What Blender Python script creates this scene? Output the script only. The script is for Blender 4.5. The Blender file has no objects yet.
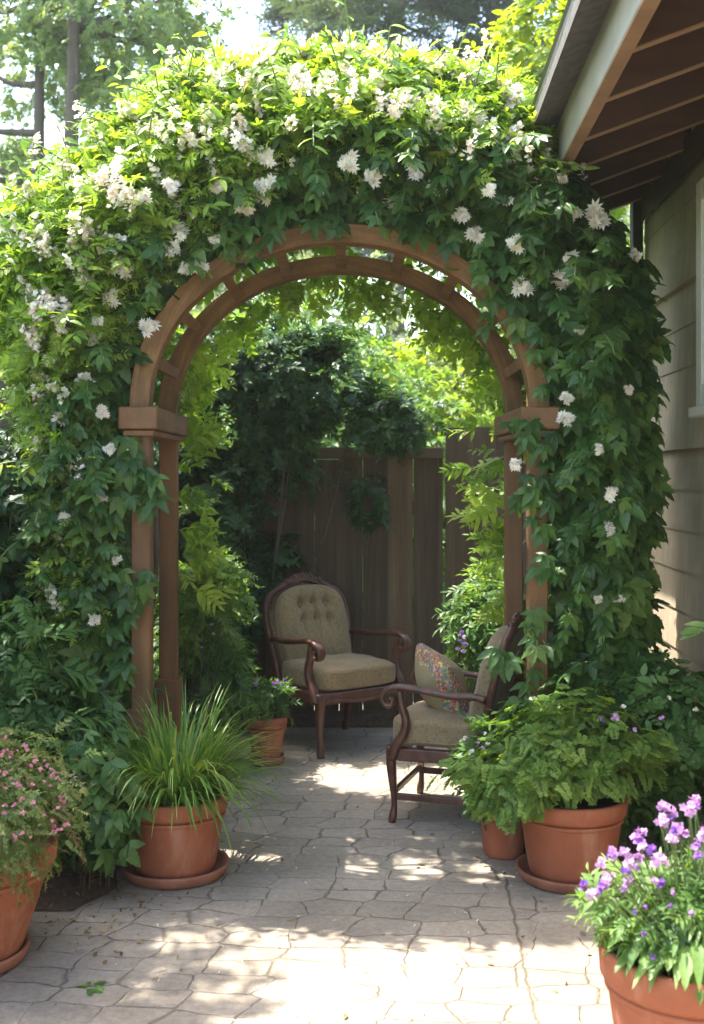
import bpy, math, random
import numpy as np
from mathutils import Vector, Matrix
random.seed(7); rng = np.random.default_rng(7)
R = math.radians
scene = bpy.context.scene
COL = scene.collection

# ------------------------------------------------------------------ camera, sky, sun, exposure
cd = bpy.data.cameras.new('camera'); cam = bpy.data.objects.new('camera', cd); COL.objects.link(cam)
cam.location = (0, 0, 1.5); cam.rotation_euler = (R(90), 0, 0)
cd.sensor_fit = 'VERTICAL'; cd.sensor_height = 36; cd.sensor_width = 24.75
cd.lens = 1150 / 1024 * 36; cd.shift_y = -37 / 1024
cd.clip_start = 0.05; cd.clip_end = 2000
cd.dof.use_dof = True; cd.dof.focus_distance = 4.5; cd.dof.aperture_fstop = 3.6
scene.camera = cam
SUN_ELEV, SUN_AZ = 66, -60          # azimuth clockwise from +Y (the view direction)
w = bpy.data.worlds.new('World'); scene.world = w; w.use_nodes = True
nt = w.node_tree; bg = nt.nodes['Background']
sky = nt.nodes.new('ShaderNodeTexSky'); sky.sky_type = 'NISHITA'; sky.sun_disc = False
sky.sun_elevation = R(SUN_ELEV); sky.sun_rotation = R(SUN_AZ); sky.air_density = 1.3; sky.dust_density = 3.0
nt.links.new(sky.outputs[0], bg.inputs[0]); bg.inputs[1].default_value = 0.15
sl = bpy.data.lights.new('sun', 'SUN'); sun = bpy.data.objects.new('sun', sl); COL.objects.link(sun)
sl.energy = 3.05; sl.angle = R(0.5); sl.color = (1.0, 0.94, 0.84)
sd = Vector((math.sin(R(SUN_AZ)) * math.cos(R(SUN_ELEV)), math.cos(R(SUN_AZ)) * math.cos(R(SUN_ELEV)), math.sin(R(SUN_ELEV))))
sun.rotation_euler = sd.to_track_quat('Z', 'Y').to_euler()
vs = scene.view_settings
vs.view_transform = 'Standard'; vs.look = 'None'; vs.gamma = 1; vs.use_curve_mapping = False
vs.exposure = 2.5

# ------------------------------------------------------------------ materials
def mat(name):
    m = bpy.data.materials.new(name); m.use_nodes = True
    t = m.node_tree; b = t.nodes['Principled BSDF']
    return m, t, b
def N(t, typ, **kw):
    n = t.nodes.new(typ)
    for k, v in kw.items(): setattr(n, k, v)
    return n
def ramp(t, stops, interp='LINEAR'):
    r = N(t, 'ShaderNodeValToRGB'); r.color_ramp.interpolation = interp
    e = r.color_ramp.elements
    while len(e) < len(stops): e.new(0.5)
    for i, (p, c) in enumerate(stops):
        e[i].position = p; e[i].color = (*c, 1) if len(c) == 3 else c
    return r
def texco(t, scale=(1, 1, 1), rot=(0, 0, 0), which='Object'):
    tc = N(t, 'ShaderNodeTexCoord'); mp = N(t, 'ShaderNodeMapping')
    mp.inputs['Scale'].default_value = scale; mp.inputs['Rotation'].default_value = rot
    t.links.new(tc.outputs[which], mp.inputs[0]); return mp.outputs[0]
def noise(t, vec, scale, detail=4, rough=0.6):
    n = N(t, 'ShaderNodeTexNoise'); n.inputs['Scale'].default_value = scale
    n.inputs['Detail'].default_value = detail; n.inputs['Roughness'].default_value = rough
    t.links.new(vec, n.inputs['Vector']); return n.outputs[0]
def mixc(t, fac, a, b, mode='MIX'):
    m = N(t, 'ShaderNodeMix', data_type='RGBA', blend_type=mode)
    for s, v in ((m.inputs[0], fac), (m.inputs[6], a), (m.inputs[7], b)):
        if isinstance(v, (int, float)): s.default_value = v
        elif isinstance(v, tuple): s.default_value = (*v, 1) if len(v) == 3 else v
        else: t.links.new(v, s)
    return m.outputs[2]
def mth(t, op, a, b=None, c=None, clamp=False):
    m = N(t, 'ShaderNodeMath', operation=op); m.use_clamp = clamp
    for i, v in enumerate((a, b, c)):
        if v is None: continue
        if isinstance(v, (int, float)): m.inputs[i].default_value = v
        else: t.links.new(v, m.inputs[i])
    return m.outputs[0]
def bump(t, b, h, strength=0.4, dist=0.01):
    n = N(t, 'ShaderNodeBump'); n.inputs['Strength'].default_value = strength; n.inputs['Distance'].default_value = dist
    t.links.new(h, n.inputs['Height']); t.links.new(n.outputs[0], b.inputs['Normal'])
def leaf_mat(name, cols, trans=0.45, tcol=None, rough=0.45, spec=0.35):
    m, t, b = mat(name)
    at = N(t, 'ShaderNodeAttribute', attribute_name='rnd')
    r = ramp(t, [(i / (len(cols) - 1), c) for i, c in enumerate(cols)])
    t.links.new(at.outputs['Fac'], r.inputs[0])
    n = noise(t, texco(t), 25, 2)
    rr = ramp(t, [(0.3, (0.75, 0.78, 0.75)), (0.7, (1.2, 1.15, 1.1))]); t.links.new(n, rr.inputs[0])
    c = mixc(t, 1.0, r.outputs[0], rr.outputs[0], 'MULTIPLY')
    t.links.new(c, b.inputs['Base Color']); b.inputs['Roughness'].default_value = rough
    b.inputs['Specular IOR Level'].default_value = spec
    tr = N(t, 'ShaderNodeBsdfTranslucent'); mx = N(t, 'ShaderNodeMixShader'); mx.inputs[0].default_value = trans
    tc = mixc(t, 1.0, c, tcol or (1.9, 1.7, 0.55), 'MULTIPLY'); t.links.new(tc, tr.inputs[0])
    t.links.new(b.outputs[0], mx.inputs[1]); t.links.new(tr.outputs[0], mx.inputs[2])
    t.links.new(mx.outputs[0], t.nodes['Material Output'].inputs[0])
    return m
def wood_mat(name, c1, c2, axis='Z', scale=14, rough=0.75, bs=0.35):
    m, t, b = mat(name)
    sc = {'Z': (1, 1, .06), 'X': (.06, 1, 1), 'Y': (1, .06, 1)}[axis]
    v = texco(t, sc); n = noise(t, v, scale, 6, .65); n2 = noise(t, texco(t), 3, 3)
    r = ramp(t, [(0.25, c1), (0.75, c2)]); t.links.new(n, r.inputs[0])
    r2 = ramp(t, [(0.3, (.72, .72, .72)), (.7, (1.15, 1.12, 1.1))]); t.links.new(n2, r2.inputs[0])
    t.links.new(mixc(t, 1.0, r.outputs[0], r2.outputs[0], 'MULTIPLY'), b.inputs['Base Color'])
    b.inputs['Roughness'].default_value = rough; bump(t, b, n, bs, .004)
    return m
def plain(name, col, rough=0.6, var=0.15, scale=12, bs=0.2, spec=0.5):
    m, t, b = mat(name); n = noise(t, texco(t), scale, 5)
    lo = tuple(x * (1 - var) for x in col); hi = tuple(min(1, x * (1 + var)) for x in col)
    r = ramp(t, [(.3, lo), (.7, hi)]); t.links.new(n, r.inputs[0]); t.links.new(r.outputs[0], b.inputs['Base Color'])
    b.inputs['Roughness'].default_value = rough; b.inputs['Specular IOR Level'].default_value = spec
    if bs: bump(t, b, n, bs, .004)
    return m

M = {}
M['leaf_big'] = leaf_mat('vine_leaf', [(.034, .088, .022), (.050, .122, .028), (.072, .155, .032), (.12, .20, .04)], .42, rough=.42, spec=.4)
M['leaf_new'] = leaf_mat('new_vine_leaf', [(.13, .24, .035), (.20, .33, .045), (.27, .40, .06), (.34, .44, .08)], .52, (1.6, 1.5, .5))
M['leaf_dark'] = leaf_mat('dark_shrub_leaf', [(.025, .065, .025), (.04, .095, .032), (.06, .125, .042)], .3)
M['leaf_mid'] = leaf_mat('mid_shrub_leaf', [(.05, .12, .035), (.08, .17, .045), (.12, .22, .06)], .4)
M['leaf_pale'] = leaf_mat('pale_tree_leaf', [(.17, .26, .09), (.23, .32, .12), (.30, .38, .15)], .5, (1.4, 1.35, .7))
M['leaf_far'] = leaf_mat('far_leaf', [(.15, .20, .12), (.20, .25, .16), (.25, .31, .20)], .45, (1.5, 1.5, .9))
M['leaf_lime'] = leaf_mat('lime_leaf', [(.16, .26, .02), (.22, .33, .03), (.30, .38, .04)], .5, (1.6, 1.4, .4))
M['leaf_conifer'] = leaf_mat('conifer_needle', [(.04, .075, .05), (.06, .10, .065), (.08, .13, .08)], .25)
M['grass'] = leaf_mat('grass_blade', [(.09, .19, .035), (.13, .25, .045), (.19, .32, .06), (.34, .38, .11)], .35)
M['fern'] = leaf_mat('ferny_leaf', [(.13, .23, .06), (.18, .30, .07), (.27, .38, .10)], .45)
M['leaf_fresh'] = leaf_mat('fresh_leaf', [(.08, .17, .05), (.13, .24, .06), (.20, .32, .10)], .4)
M['leaf_bronze'] = leaf_mat('bronze_leaf', [(.08, .14, .035), (.13, .20, .05), (.19, .25, .08), (.22, .18, .09)], .4)
M['petal_white'] = leaf_mat('white_petal', [(.86, .82, .72), (.90, .87, .80), (.90, .84, .78)], .35, (1.05, 1.02, .98), .6, .2)
M['petal_blush'] = leaf_mat('blush_petal', [(.87, .78, .72), (.90, .85, .79), (.90, .88, .82)], .4, (1.05, 1.0, .98), .6, .2)
M['petal_purple'] = leaf_mat('purple_petal', [(.26, .12, .50), (.38, .18, .60), (.52, .27, .66)], .35, (1.1, 1.0, 1.1), .6, .2)
M['petal_lilac'] = leaf_mat('lilac_petal', [(.50, .28, .62), (.60, .36, .66), (.68, .46, .72)], .35, (1.1, 1.0, 1.1), .6, .2)
M['petal_pink'] = leaf_mat('pink_petal', [(.70, .12, .34), (.72, .26, .42), (.78, .42, .45)], .35, (1.1, 1.0, 1.0), .6, .2)
M['litter'] = leaf_mat('dry_leaf', [(.10, .06, .03), (.20, .13, .06), (.30, .22, .10)], .1)
M['stem'] = plain('green_stem', (.12, .18, .05), .6, .2, 20, 0)
M['bark'] = wood_mat('bark', (.05, .038, .028), (.13, .10, .075), 'Z', 18, .9, .8)
M['bark_far'] = wood_mat('grey_bark', (.10, .085, .07), (.20, .17, .14), 'Z', 10, .9, .8)
M['arch'] = wood_mat('stained_cedar', (.12, .058, .020), (.225, .108, .038), 'Z', 16, .62, .35)
def mk_rib():
    m, t, b = mat('stained_cedar_rib'); tc = N(t, 'ShaderNodeTexCoord'); sp = N(t, 'ShaderNodeSeparateXYZ'); t.links.new(tc.outputs['Object'], sp.inputs[0])
    z = mth(t, 'SUBTRACT', sp.outputs[2], 1.776); an = mth(t, 'ARCTAN2', z, sp.outputs[0])
    rr = mth(t, 'SQRT', mth(t, 'ADD', mth(t, 'MULTIPLY', z, z), mth(t, 'MULTIPLY', sp.outputs[0], sp.outputs[0])))
    cb = N(t, 'ShaderNodeCombineXYZ'); t.links.new(mth(t, 'MULTIPLY', an, .9), cb.inputs[0]); t.links.new(mth(t, 'MULTIPLY', sp.outputs[1], 9), cb.inputs[1]); t.links.new(mth(t, 'MULTIPLY', rr, 16), cb.inputs[2])
    n = noise(t, cb.outputs[0], 2.6, 7, .7); n2 = noise(t, tc.outputs['Object'], 5, 5, .7)
    r = ramp(t, [(.25, (.11, .055, .019)), (.5, (.19, .096, .033)), (.75, (.30, .16, .066))]); t.links.new(n, r.inputs[0])
    r2 = ramp(t, [(.3, (.62, .64, .62)), (.65, (1.15, 1.12, 1.1))]); t.links.new(n2, r2.inputs[0])
    t.links.new(mixc(t, 1.0, r.outputs[0], r2.outputs[0], 'MULTIPLY'), b.inputs['Base Color']); b.inputs['Roughness'].default_value = .75; bump(t, b, n, .5, .004); return m
M['arch_rib'] = mk_rib()
M['cap'] = wood_mat('stained_cedar_beam', (.12, .058, .020), (.24, .116, .042), 'Y', 14, .7, .4)
M['rail_x'] = wood_mat('weathered_rail', (.085, .062, .045), (.16, .12, .088), 'X', 16, .85, .5)
M['mahogany'] = plain('mahogany', (.080, .031, .018), .38, .5, 22, .2)
M['fascia'] = wood_mat('painted_fascia', (.33, .32, .27), (.43, .41, .35), 'Y', 12, .6, .3)
M['fascia_edge'] = wood_mat('edge_wood_and_bounce', (.26, .15, .085), (.38, .23, .13), 'X', 10, .7, .3)  # brown wood of the fascia edge; under the rafters it paints bounce light
M['rafter'] = wood_mat('dark_rafter', (.055, .028, .016), (.10, .052, .03), 'X', 10, .8, .3)
M['gutter'] = plain('painted_gutter', (.17, .18, .14), .45, .15, 6, .1)
M['trim'] = plain('trim_paint', (.62, .61, .55), .5, .06, 6, .05)
M['shingle'] = plain('roof_shingle', (.09, .085, .08), .95, .4, 30, .6)
M['soil'] = plain('potting_soil', (.035, .024, .017), 1, .6, 60, 1)
M['black'] = plain('corner_shade_dark', (.03, .026, .022), .6, .2, 6, .1)  # near-black tone painting the shaded gap at the house corner

def mk_glass():
    m, t, b = mat('window_glass'); b.inputs['Base Color'].default_value = (.05, .06, .06, 1)
    b.inputs['Roughness'].default_value = .05; b.inputs['Specular IOR Level'].default_value = .8; return m
M['glass'] = mk_glass()
def mk_terracotta():
    m, t, b = mat('terracotta'); v = texco(t)
    n = noise(t, v, 7, 6, .7); n2 = noise(t, texco(t, (1, 1, .25)), 16, 4)
    r = ramp(t, [(.25, (.24, .075, .036)), (.6, (.32, .105, .052)), (.85, (.40, .165, .095))]); t.links.new(n, r.inputs[0])
    st = ramp(t, [(.52, (0, 0, 0)), (.75, (.5, .5, .5))]); t.links.new(n2, st.inputs[0])
    c = mixc(t, st.outputs[0], r.outputs[0], (.46, .27, .18)); t.links.new(c, b.inputs['Base Color'])
    b.inputs['Roughness'].default_value = .75; b.inputs['Specular IOR Level'].default_value = .25
    bump(t, b, noise(t, v, 60, 4), .15, .002); return m
M['terracotta'] = mk_terracotta()
def mk_saucer():
    m, t, b = mat('weathered_terracotta'); n = noise(t, texco(t), 9, 6, .7)
    r = ramp(t, [(.3, (.20, .075, .045)), (.7, (.36, .15, .09))]); t.links.new(n, r.inputs[0]); t.links.new(r.outputs[0], b.inputs['Base Color'])
    b.inputs['Roughness'].default_value = .8; return m
M['saucer'] = mk_saucer()
def mk_fabric():
    m, t, b = mat('olive_fabric'); v = texco(t)
    wv = noise(t, v, 260, 2); n = noise(t, v, 8, 4)
    vo = N(t, 'ShaderNodeTexVoronoi'); vo.inputs['Scale'].default_value = 60; t.links.new(v, vo.inputs['Vector'])
    r = ramp(t, [(.3, (.165, .115, .058)), (.7, (.27, .20, .11))]); t.links.new(wv, r.inputs[0])
    r2 = ramp(t, [(.2, (.78, .80, .76)), (.5, (1.1, 1.08, 1.04))]); t.links.new(vo.outputs['Distance'], r2.inputs[0])
    c = mixc(t, 1.0, r.outputs[0], r2.outputs[0], 'MULTIPLY')
    r3 = ramp(t, [(.3, (.85, .85, .85)), (.7, (1.1, 1.1, 1.1))]); t.links.new(n, r3.inputs[0])
    t.links.new(mixc(t, 1.0, c, r3.outputs[0], 'MULTIPLY'), b.inputs['Base Color'])
    b.inputs['Roughness'].default_value = .95; b.inputs['Sheen Weight'].default_value = .15
    bump(t, b, wv, .3, .002); return m
M['fabric'] = mk_fabric()
def mk_pillow():
    m, t, b = mat('embroidered_fabric'); tc = N(t, 'ShaderNodeTexCoord')
    sp = N(t, 'ShaderNodeSeparateXYZ'); t.links.new(tc.outputs['Object'], sp.inputs[0])
    vo = N(t, 'ShaderNodeTexVoronoi'); vo.inputs['Scale'].default_value = 75; t.links.new(tc.outputs['Object'], vo.inputs['Vector'])
    hs = ramp(t, [(0, (.50, .03, .05)), (.25, (.05, .16, .30)), (.45, (.55, .22, .30)), (.6, (.06, .22, .08)), (.8, (.65, .45, .10)), (1, (.30, .10, .40))], 'CONSTANT')
    sc = N(t, 'ShaderNodeSeparateColor'); t.links.new(vo.outputs['Color'], sc.inputs[0]); t.links.new(sc.outputs[0], hs.inputs[0])
    ax = mth(t, 'ABSOLUTE', sp.outputs[0]); az = mth(t, 'ABSOLUTE', sp.outputs[2])
    e = mth(t, 'MAXIMUM', ax, az)
    nz = noise(t, tc.outputs['Object'], 16, 3)
    e2 = mth(t, 'ADD', e, mth(t, 'MULTIPLY', nz, .07))
    edge = mth(t, 'GREATER_THAN', e2, .163)
    dot = mth(t, 'LESS_THAN', vo.outputs['Distance'], .55)
    f = mth(t, 'MULTIPLY', edge, dot)
    c = mixc(t, f, (.28, .22, .12), hs.outputs[0]); t.links.new(c, b.inputs['Base Color']); b.inputs['Roughness'].default_value = .9
    bump(t, b, noise(t, tc.outputs['Object'], 200, 2), .3, .002); return m
M['pillow'] = mk_pillow()
def mk_siding():
    m, t, b = mat('painted_siding'); v = texco(t, (1, 1, .15)); n = noise(t, v, 22, 6, .7); n2 = noise(t, texco(t), 1.8, 3)
    r = ramp(t, [(.25, (.34, .275, .19)), (.75, (.48, .395, .28))]); t.links.new(n, r.inputs[0])
    r2 = ramp(t, [(.3, (.8, .8, .78)), (.7, (1.1, 1.1, 1.1))]); t.links.new(n2, r2.inputs[0])
    t.links.new(mixc(t, 1.0, r.outputs[0], r2.outputs[0], 'MULTIPLY'), b.inputs['Base Color'])
    b.inputs['Roughness'].default_value = .8; bump(t, b, n, .4, .003); return m
M['siding'] = mk_siding()
def mk_fence():
    m, t, b = mat('weathered_fence_wood'); v = texco(t, (1, 1, .05)); n = noise(t, v, 20, 6, .7)
    at = N(t, 'ShaderNodeAttribute', attribute_name='rnd')
    r = ramp(t, [(.2, (.055, .038, .025)), (.55, (.12, .086, .058)), (.8, (.20, .15, .105))]); t.links.new(n, r.inputs[0])
    r2 = ramp(t, [(0, (.65, .66, .68)), (1, (1.25, 1.18, 1.1))]); t.links.new(at.outputs['Fac'], r2.inputs[0])
    t.links.new(mixc(t, 1.0, r.outputs[0], r2.outputs[0], 'MULTIPLY'), b.inputs['Base Color'])
    b.inputs['Roughness'].default_value = .9; bump(t, b, n, .6, .005); return m
M['fence'] = mk_fence()
def mk_patio():
    m, t, b = mat('stamped_stone_paving')
    tc = N(t, 'ShaderNodeTexCoord'); P = tc.outputs['Object']
    nz = N(t, 'ShaderNodeTexNoise'); nz.inputs['Scale'].default_value = 3.2; nz.inputs['Detail'].default_value = 6; nz.inputs['Roughness'].default_value = .6
    t.links.new(P, nz.inputs['Vector'])
    sub = N(t, 'ShaderNodeVectorMath', operation='SUBTRACT'); t.links.new(nz.outputs['Color'], sub.inputs[0]); sub.inputs[1].default_value = (.5, .5, .5)
    scl = N(t, 'ShaderNodeVectorMath', operation='SCALE'); t.links.new(sub.outputs[0], scl.inputs[0]); scl.inputs['Scale'].default_value = .11
    add = N(t, 'ShaderNodeVectorMath', operation='ADD'); t.links.new(P, add.inputs[0]); t.links.new(scl.outputs[0], add.inputs[1])
    mp = N(t, 'ShaderNodeMapping'); mp.inputs['Scale'].default_value = (5.2, 8.2, 1); mp.inputs['Rotation'].default_value = (0, 0, R(8)); t.links.new(add.outputs[0], mp.inputs[0])
    vo = N(t, 'ShaderNodeTexVoronoi', feature='DISTANCE_TO_EDGE', voronoi_dimensions='2D'); vo.inputs['Scale'].default_value = 1; vo.inputs['Randomness'].default_value = .45
    t.links.new(mp.outputs[0], vo.inputs['Vector'])
    vc = N(t, 'ShaderNodeTexVoronoi', voronoi_dimensions='2D'); vc.inputs['Scale'].default_value = 1; vc.inputs['Randomness'].default_value = .45
    t.links.new(mp.outputs[0], vc.inputs['Vector'])
    sc = N(t, 'ShaderNodeSeparateColor'); t.links.new(vc.outputs['Color'], sc.inputs[0])
    fade = noise(t, P, 2.6, 4); wid = mth(t, 'MULTIPLY_ADD', fade, .26, -.105)
    d = mth(t, 'DIVIDE', vo.outputs['Distance'], mth(t, 'MAXIMUM', wid, .004))
    joint = mth(t, 'SUBTRACT', 1, d, clamp=True)
    # one long straight control joint running away from the viewer
    sp = N(t, 'ShaderNodeSeparateXYZ'); t.links.new(P, sp.inputs[0])
    wob = mth(t, 'MULTIPLY_ADD', noise(t, P, 9, 4), .05, -.025)
    lx = mth(t, 'ADD', mth(t, 'MULTIPLY_ADD', sp.outputs[1], .058, .325), wob)
    jl = mth(t, 'SUBTRACT', 1, mth(t, 'DIVIDE', mth(t, 'ABSOLUTE', mth(t, 'SUBTRACT', sp.outputs[0], lx)), .009), clamp=True)
    lim = mth(t, 'LESS_THAN', sp.outputs[1], 4.35); jl = mth(t, 'MULTIPLY', jl, lim)
    joint = mth(t, 'MAXIMUM', joint, jl)
    n1 = noise(t, P, 2.2, 8, .7); n2 = noise(t, P, 38, 8, .8)
    r = ramp(t, [(.3, (.235, .198, .155)), (.5, (.30, .258, .205)), (.72, (.37, .322, .262))]); t.links.new(n1, r.inputs[0])
    rc = ramp(t, [(0, (.88, .88, .88)), (1, (1.1, 1.08, 1.06))]); t.links.new(sc.outputs[0], rc.inputs[0])
    c = mixc(t, 1.0, r.outputs[0], rc.outputs[0], 'MULTIPLY')
    r2 = ramp(t, [(.3, (.66, .66, .66)), (.68, (1.2, 1.2, 1.2))]); t.links.new(n2, r2.inputs[0])
    c = mixc(t, 1.0, c, r2.outputs[0], 'MULTIPLY')
    c = mixc(t, mth(t, 'MULTIPLY', joint, .62), c, (.11, .092, .06)); t.links.new(c, b.inputs['Base Color'])
    b.inputs['Roughness'].default_value = .85; b.inputs['Specular IOR Level'].default_value = .3
    h = mth(t, 'ADD', mth(t, 'MULTIPLY', joint, -1.0), mth(t, 'ADD', mth(t, 'MULTIPLY', n2, .35), mth(t, 'MULTIPLY', n1, .8)))
    bump(t, b, h, .7, .012); return m
M['patio'] = mk_patio()
def mk_ground(name, c1, c2, sc=30):
    m, t, b = mat(name); n = noise(t, texco(t), sc, 8, .75)
    r = ramp(t, [(.3, c1), (.7, c2)]); t.links.new(n, r.inputs[0]); t.links.new(r.outputs[0], b.inputs['Base Color'])
    b.inputs['Roughness'].default_value = 1; bump(t, b, n, .9, .02); return m
M['mulch'] = mk_ground('mulch', (.03, .02, .014), (.11, .075, .05))
M['lawn'] = mk_ground('rough_grass', (.05, .09, .025), (.10, .16, .045), 4)

# ------------------------------------------------------------------ object helpers
def link(name, me, m=None, parent=None):
    o = bpy.data.objects.new(name, me); COL.objects.link(o)
    if m is not None: me.materials.append(m)
    if parent is not None: o.parent = parent
    return o
def tag(o, label=None, cat=None, group=None, kind=None):
    if label: o['label'] = label
    if cat: o['category'] = cat
    if group: o['group'] = group
    if kind: o['kind'] = kind
    return o
def thing(name, label, cat, loc=(0, 0, 0), rz=0, group=None):
    o = bpy.data.objects.new(name, None); COL.objects.link(o); o.empty_display_size = .1
    o.location = loc; o.rotation_euler = (0, 0, rz); return tag(o, label, cat, group)
def pymesh(name, v, f, smooth=False, rnd=None):
    me = bpy.data.meshes.new(name); me.from_pydata([tuple(map(float, p)) for p in v], [], f); me.update()
    if smooth: me.shade_smooth()
    if rnd is not None:
        a = me.attributes.new('rnd', 'FLOAT', 'FACE'); a.data.foreach_set('value', np.asarray(rnd, np.float32))
    return me
class MB:
    def __init__(s): s.v = []; s.f = []; s.r = []
    def add(s, v, f, r=0.5):
        o = len(s.v); s.v += [tuple(p) for p in v]; s.f += [tuple(i + o for i in q) for q in f]; s.r += [r] * len(f)
    def box(s, x0, x1, y0, y1, z0, z1, r=.5, bev=0):
        if bev <= 0:
            v = [(x, y, z) for x in (x0, x1) for y in (y0, y1) for z in (z0, z1)]
            s.add(v, [(0, 1, 3, 2), (4, 6, 7, 5), (0, 4, 5, 1), (2, 3, 7, 6), (0, 2, 6, 4), (1, 5, 7, 3)], r); return
        b = bev; v = []
        cx, cy, cz = (x0 + x1) / 2, (y0 + y1) / 2, (z0 + z1) / 2
        hx, hy, hz = (x1 - x0) / 2, (y1 - y0) / 2, (z1 - z0) / 2
        idx = {}
        for sx in (-1, 1):
            for sy in (-1, 1):
                for sz in (-1, 1):
                    for a, (dx, dy, dz) in enumerate(((0, b, b), (b, 0, b), (b, b, 0))):
                        idx[(sx, sy, sz, a)] = len(v); v.append((cx + sx * (hx - dx), cy + sy * (hy - dy), cz + sz * (hz - dz)))
        f = []
        for sx in (-1, 1): q = [idx[(sx, y, z, 0)] for y, z in ((-1, -1), (1, -1), (1, 1), (-1, 1))]; f.append(q if sx > 0 else q[::-1])
        for sy in (-1, 1): q = [idx[(x, sy, z, 1)] for x, z in ((-1, -1), (-1, 1), (1, 1), (1, -1))]; f.append(q if sy > 0 else q[::-1])
        for sz in (-1, 1): q = [idx[(x, y, sz, 2)] for x, y in ((-1, -1), (1, -1), (1, 1), (-1, 1))]; f.append(q if sz > 0 else q[::-1])
        for y in (-1, 1):
            for z in (-1, 1): f.append([idx[(-1, y, z, 1)], idx[(1, y, z, 1)], idx[(1, y, z, 2)], idx[(-1, y, z, 2)]])
        for x in (-1, 1):
            for z in (-1, 1): f.append([idx[(x, -1, z, 0)], idx[(x, 1, z, 0)], idx[(x, 1, z, 2)], idx[(x, -1, z, 2)]])
        for x in (-1, 1):
            for y in (-1, 1): f.append([idx[(x, y, -1, 0)], idx[(x, y, 1, 0)], idx[(x, y, 1, 1)], idx[(x, y, -1, 1)]])
        for x in (-1, 1):
            for y in (-1, 1):
                for z in (-1, 1): f.append([idx[(x, y, z, 0)], idx[(x, y, z, 1)], idx[(x, y, z, 2)]])
        s.add(v, f, r)
    def tube(s, pts, rad, n=6, r=.5, cap=True):
        pts = [Vector(p) for p in pts]; rings = []; up = Vector((.3, .2, 1))
        for i, p in enumerate(pts):
            t = (pts[min(i + 1, len(pts) - 1)] - pts[max(i - 1, 0)]).normalized()
            a = t.cross(up)
            if a.length < .05: a = t.cross(Vector((1, 0, 0)))
            a.normalize(); b = t.cross(a).normalized(); up = b.cross(t) if False else up
            rr = rad[i] if isinstance(rad, (list, tuple)) else rad
            rings.append([p + rr * (math.cos(2 * math.pi * k / n) * a + math.sin(2 * math.pi * k / n) * b) for k in range(n)])
        v = [q for g in rings for q in g]; f = []
        for i in range(len(pts) - 1):
            for k in range(n):
                f.append((i * n + k, i * n + (k + 1) % n, (i + 1) * n + (k + 1) % n, (i + 1) * n + k))
        if cap: f.append(tuple(range(n))[::-1]); f.append(tuple((len(pts) - 1) * n + k for k in range(n)))
        s.add(v, f, r)
    def sweep(s, pts, side, wd, th, n=10, p=3.2, r=.5):
        """planar path; side = constant vector across; wd along side, th in plane (lists or numbers)"""
        side = Vector(side).normalized(); pts = [Vector(q) for q in pts]; L = len(pts); v = []; f = []
        for i, q in enumerate(pts):
            t = (pts[min(i + 1, L - 1)] - pts[max(i - 1, 0)]).normalized(); nn = side.cross(t).normalized()
            a = (wd[i] if isinstance(wd, (list, tuple)) else wd) / 2; b = (th[i] if isinstance(th, (list, tuple)) else th) / 2
            for k in range(n):
                an = 2 * math.pi * (k + .5) / n; c, d = math.cos(an), math.sin(an)
                c = math.copysign(abs(c) ** (2 / p), c); d = math.copysign(abs(d) ** (2 / p), d)
                v.append(q + side * (a * c) + nn * (b * d))
        for i in range(L - 1):
            for k in range(n): f.append((i * n + k, i * n + (k + 1) % n, (i + 1) * n + (k + 1) % n, (i + 1) * n + k))
        f.append(tuple(range(n))[::-1]); f.append(tuple((L - 1) * n + k for k in range(n)))
        s.add(v, f, r)
    def lathe(s, prof, n=48, r=.5, c=(0, 0)):
        v = []; f = []
        for (q, z) in prof:
            for k in range(n): v.append((c[0] + q * math.cos(2 * math.pi * k / n), c[1] + q * math.sin(2 * math.pi * k / n), z))
        for i in range(len(prof) - 1):
            for k in range(n): f.append((i * n + k, i * n + (k + 1) % n, (i + 1) * n + (k + 1) % n, (i + 1) * n + k))
        s.add(v, f, r)
    def build(s, name, m, parent=None, smooth=False):
        return link(name, pymesh(name, s.v, s.f, smooth, s.r), m, parent)
def spline(pts, k=6):
    pts = [np.array(p, float) for p in pts]; out = []
    P = [2 * pts[0] - pts[1]] + pts + [2 * pts[-1] - pts[-2]]
    for i in range(1, len(P) - 2):
        for j in range(k):
            t = j / k; a, b, c, d = P[i - 1:i + 3]
            out.append(.5 * ((2 * b) + (-a + c) * t + (2 * a - 5 * b + 4 * c - d) * t * t + (-a + 3 * b - 3 * c + d) * t ** 3))
    out.append(pts[-1]); return out

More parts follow.
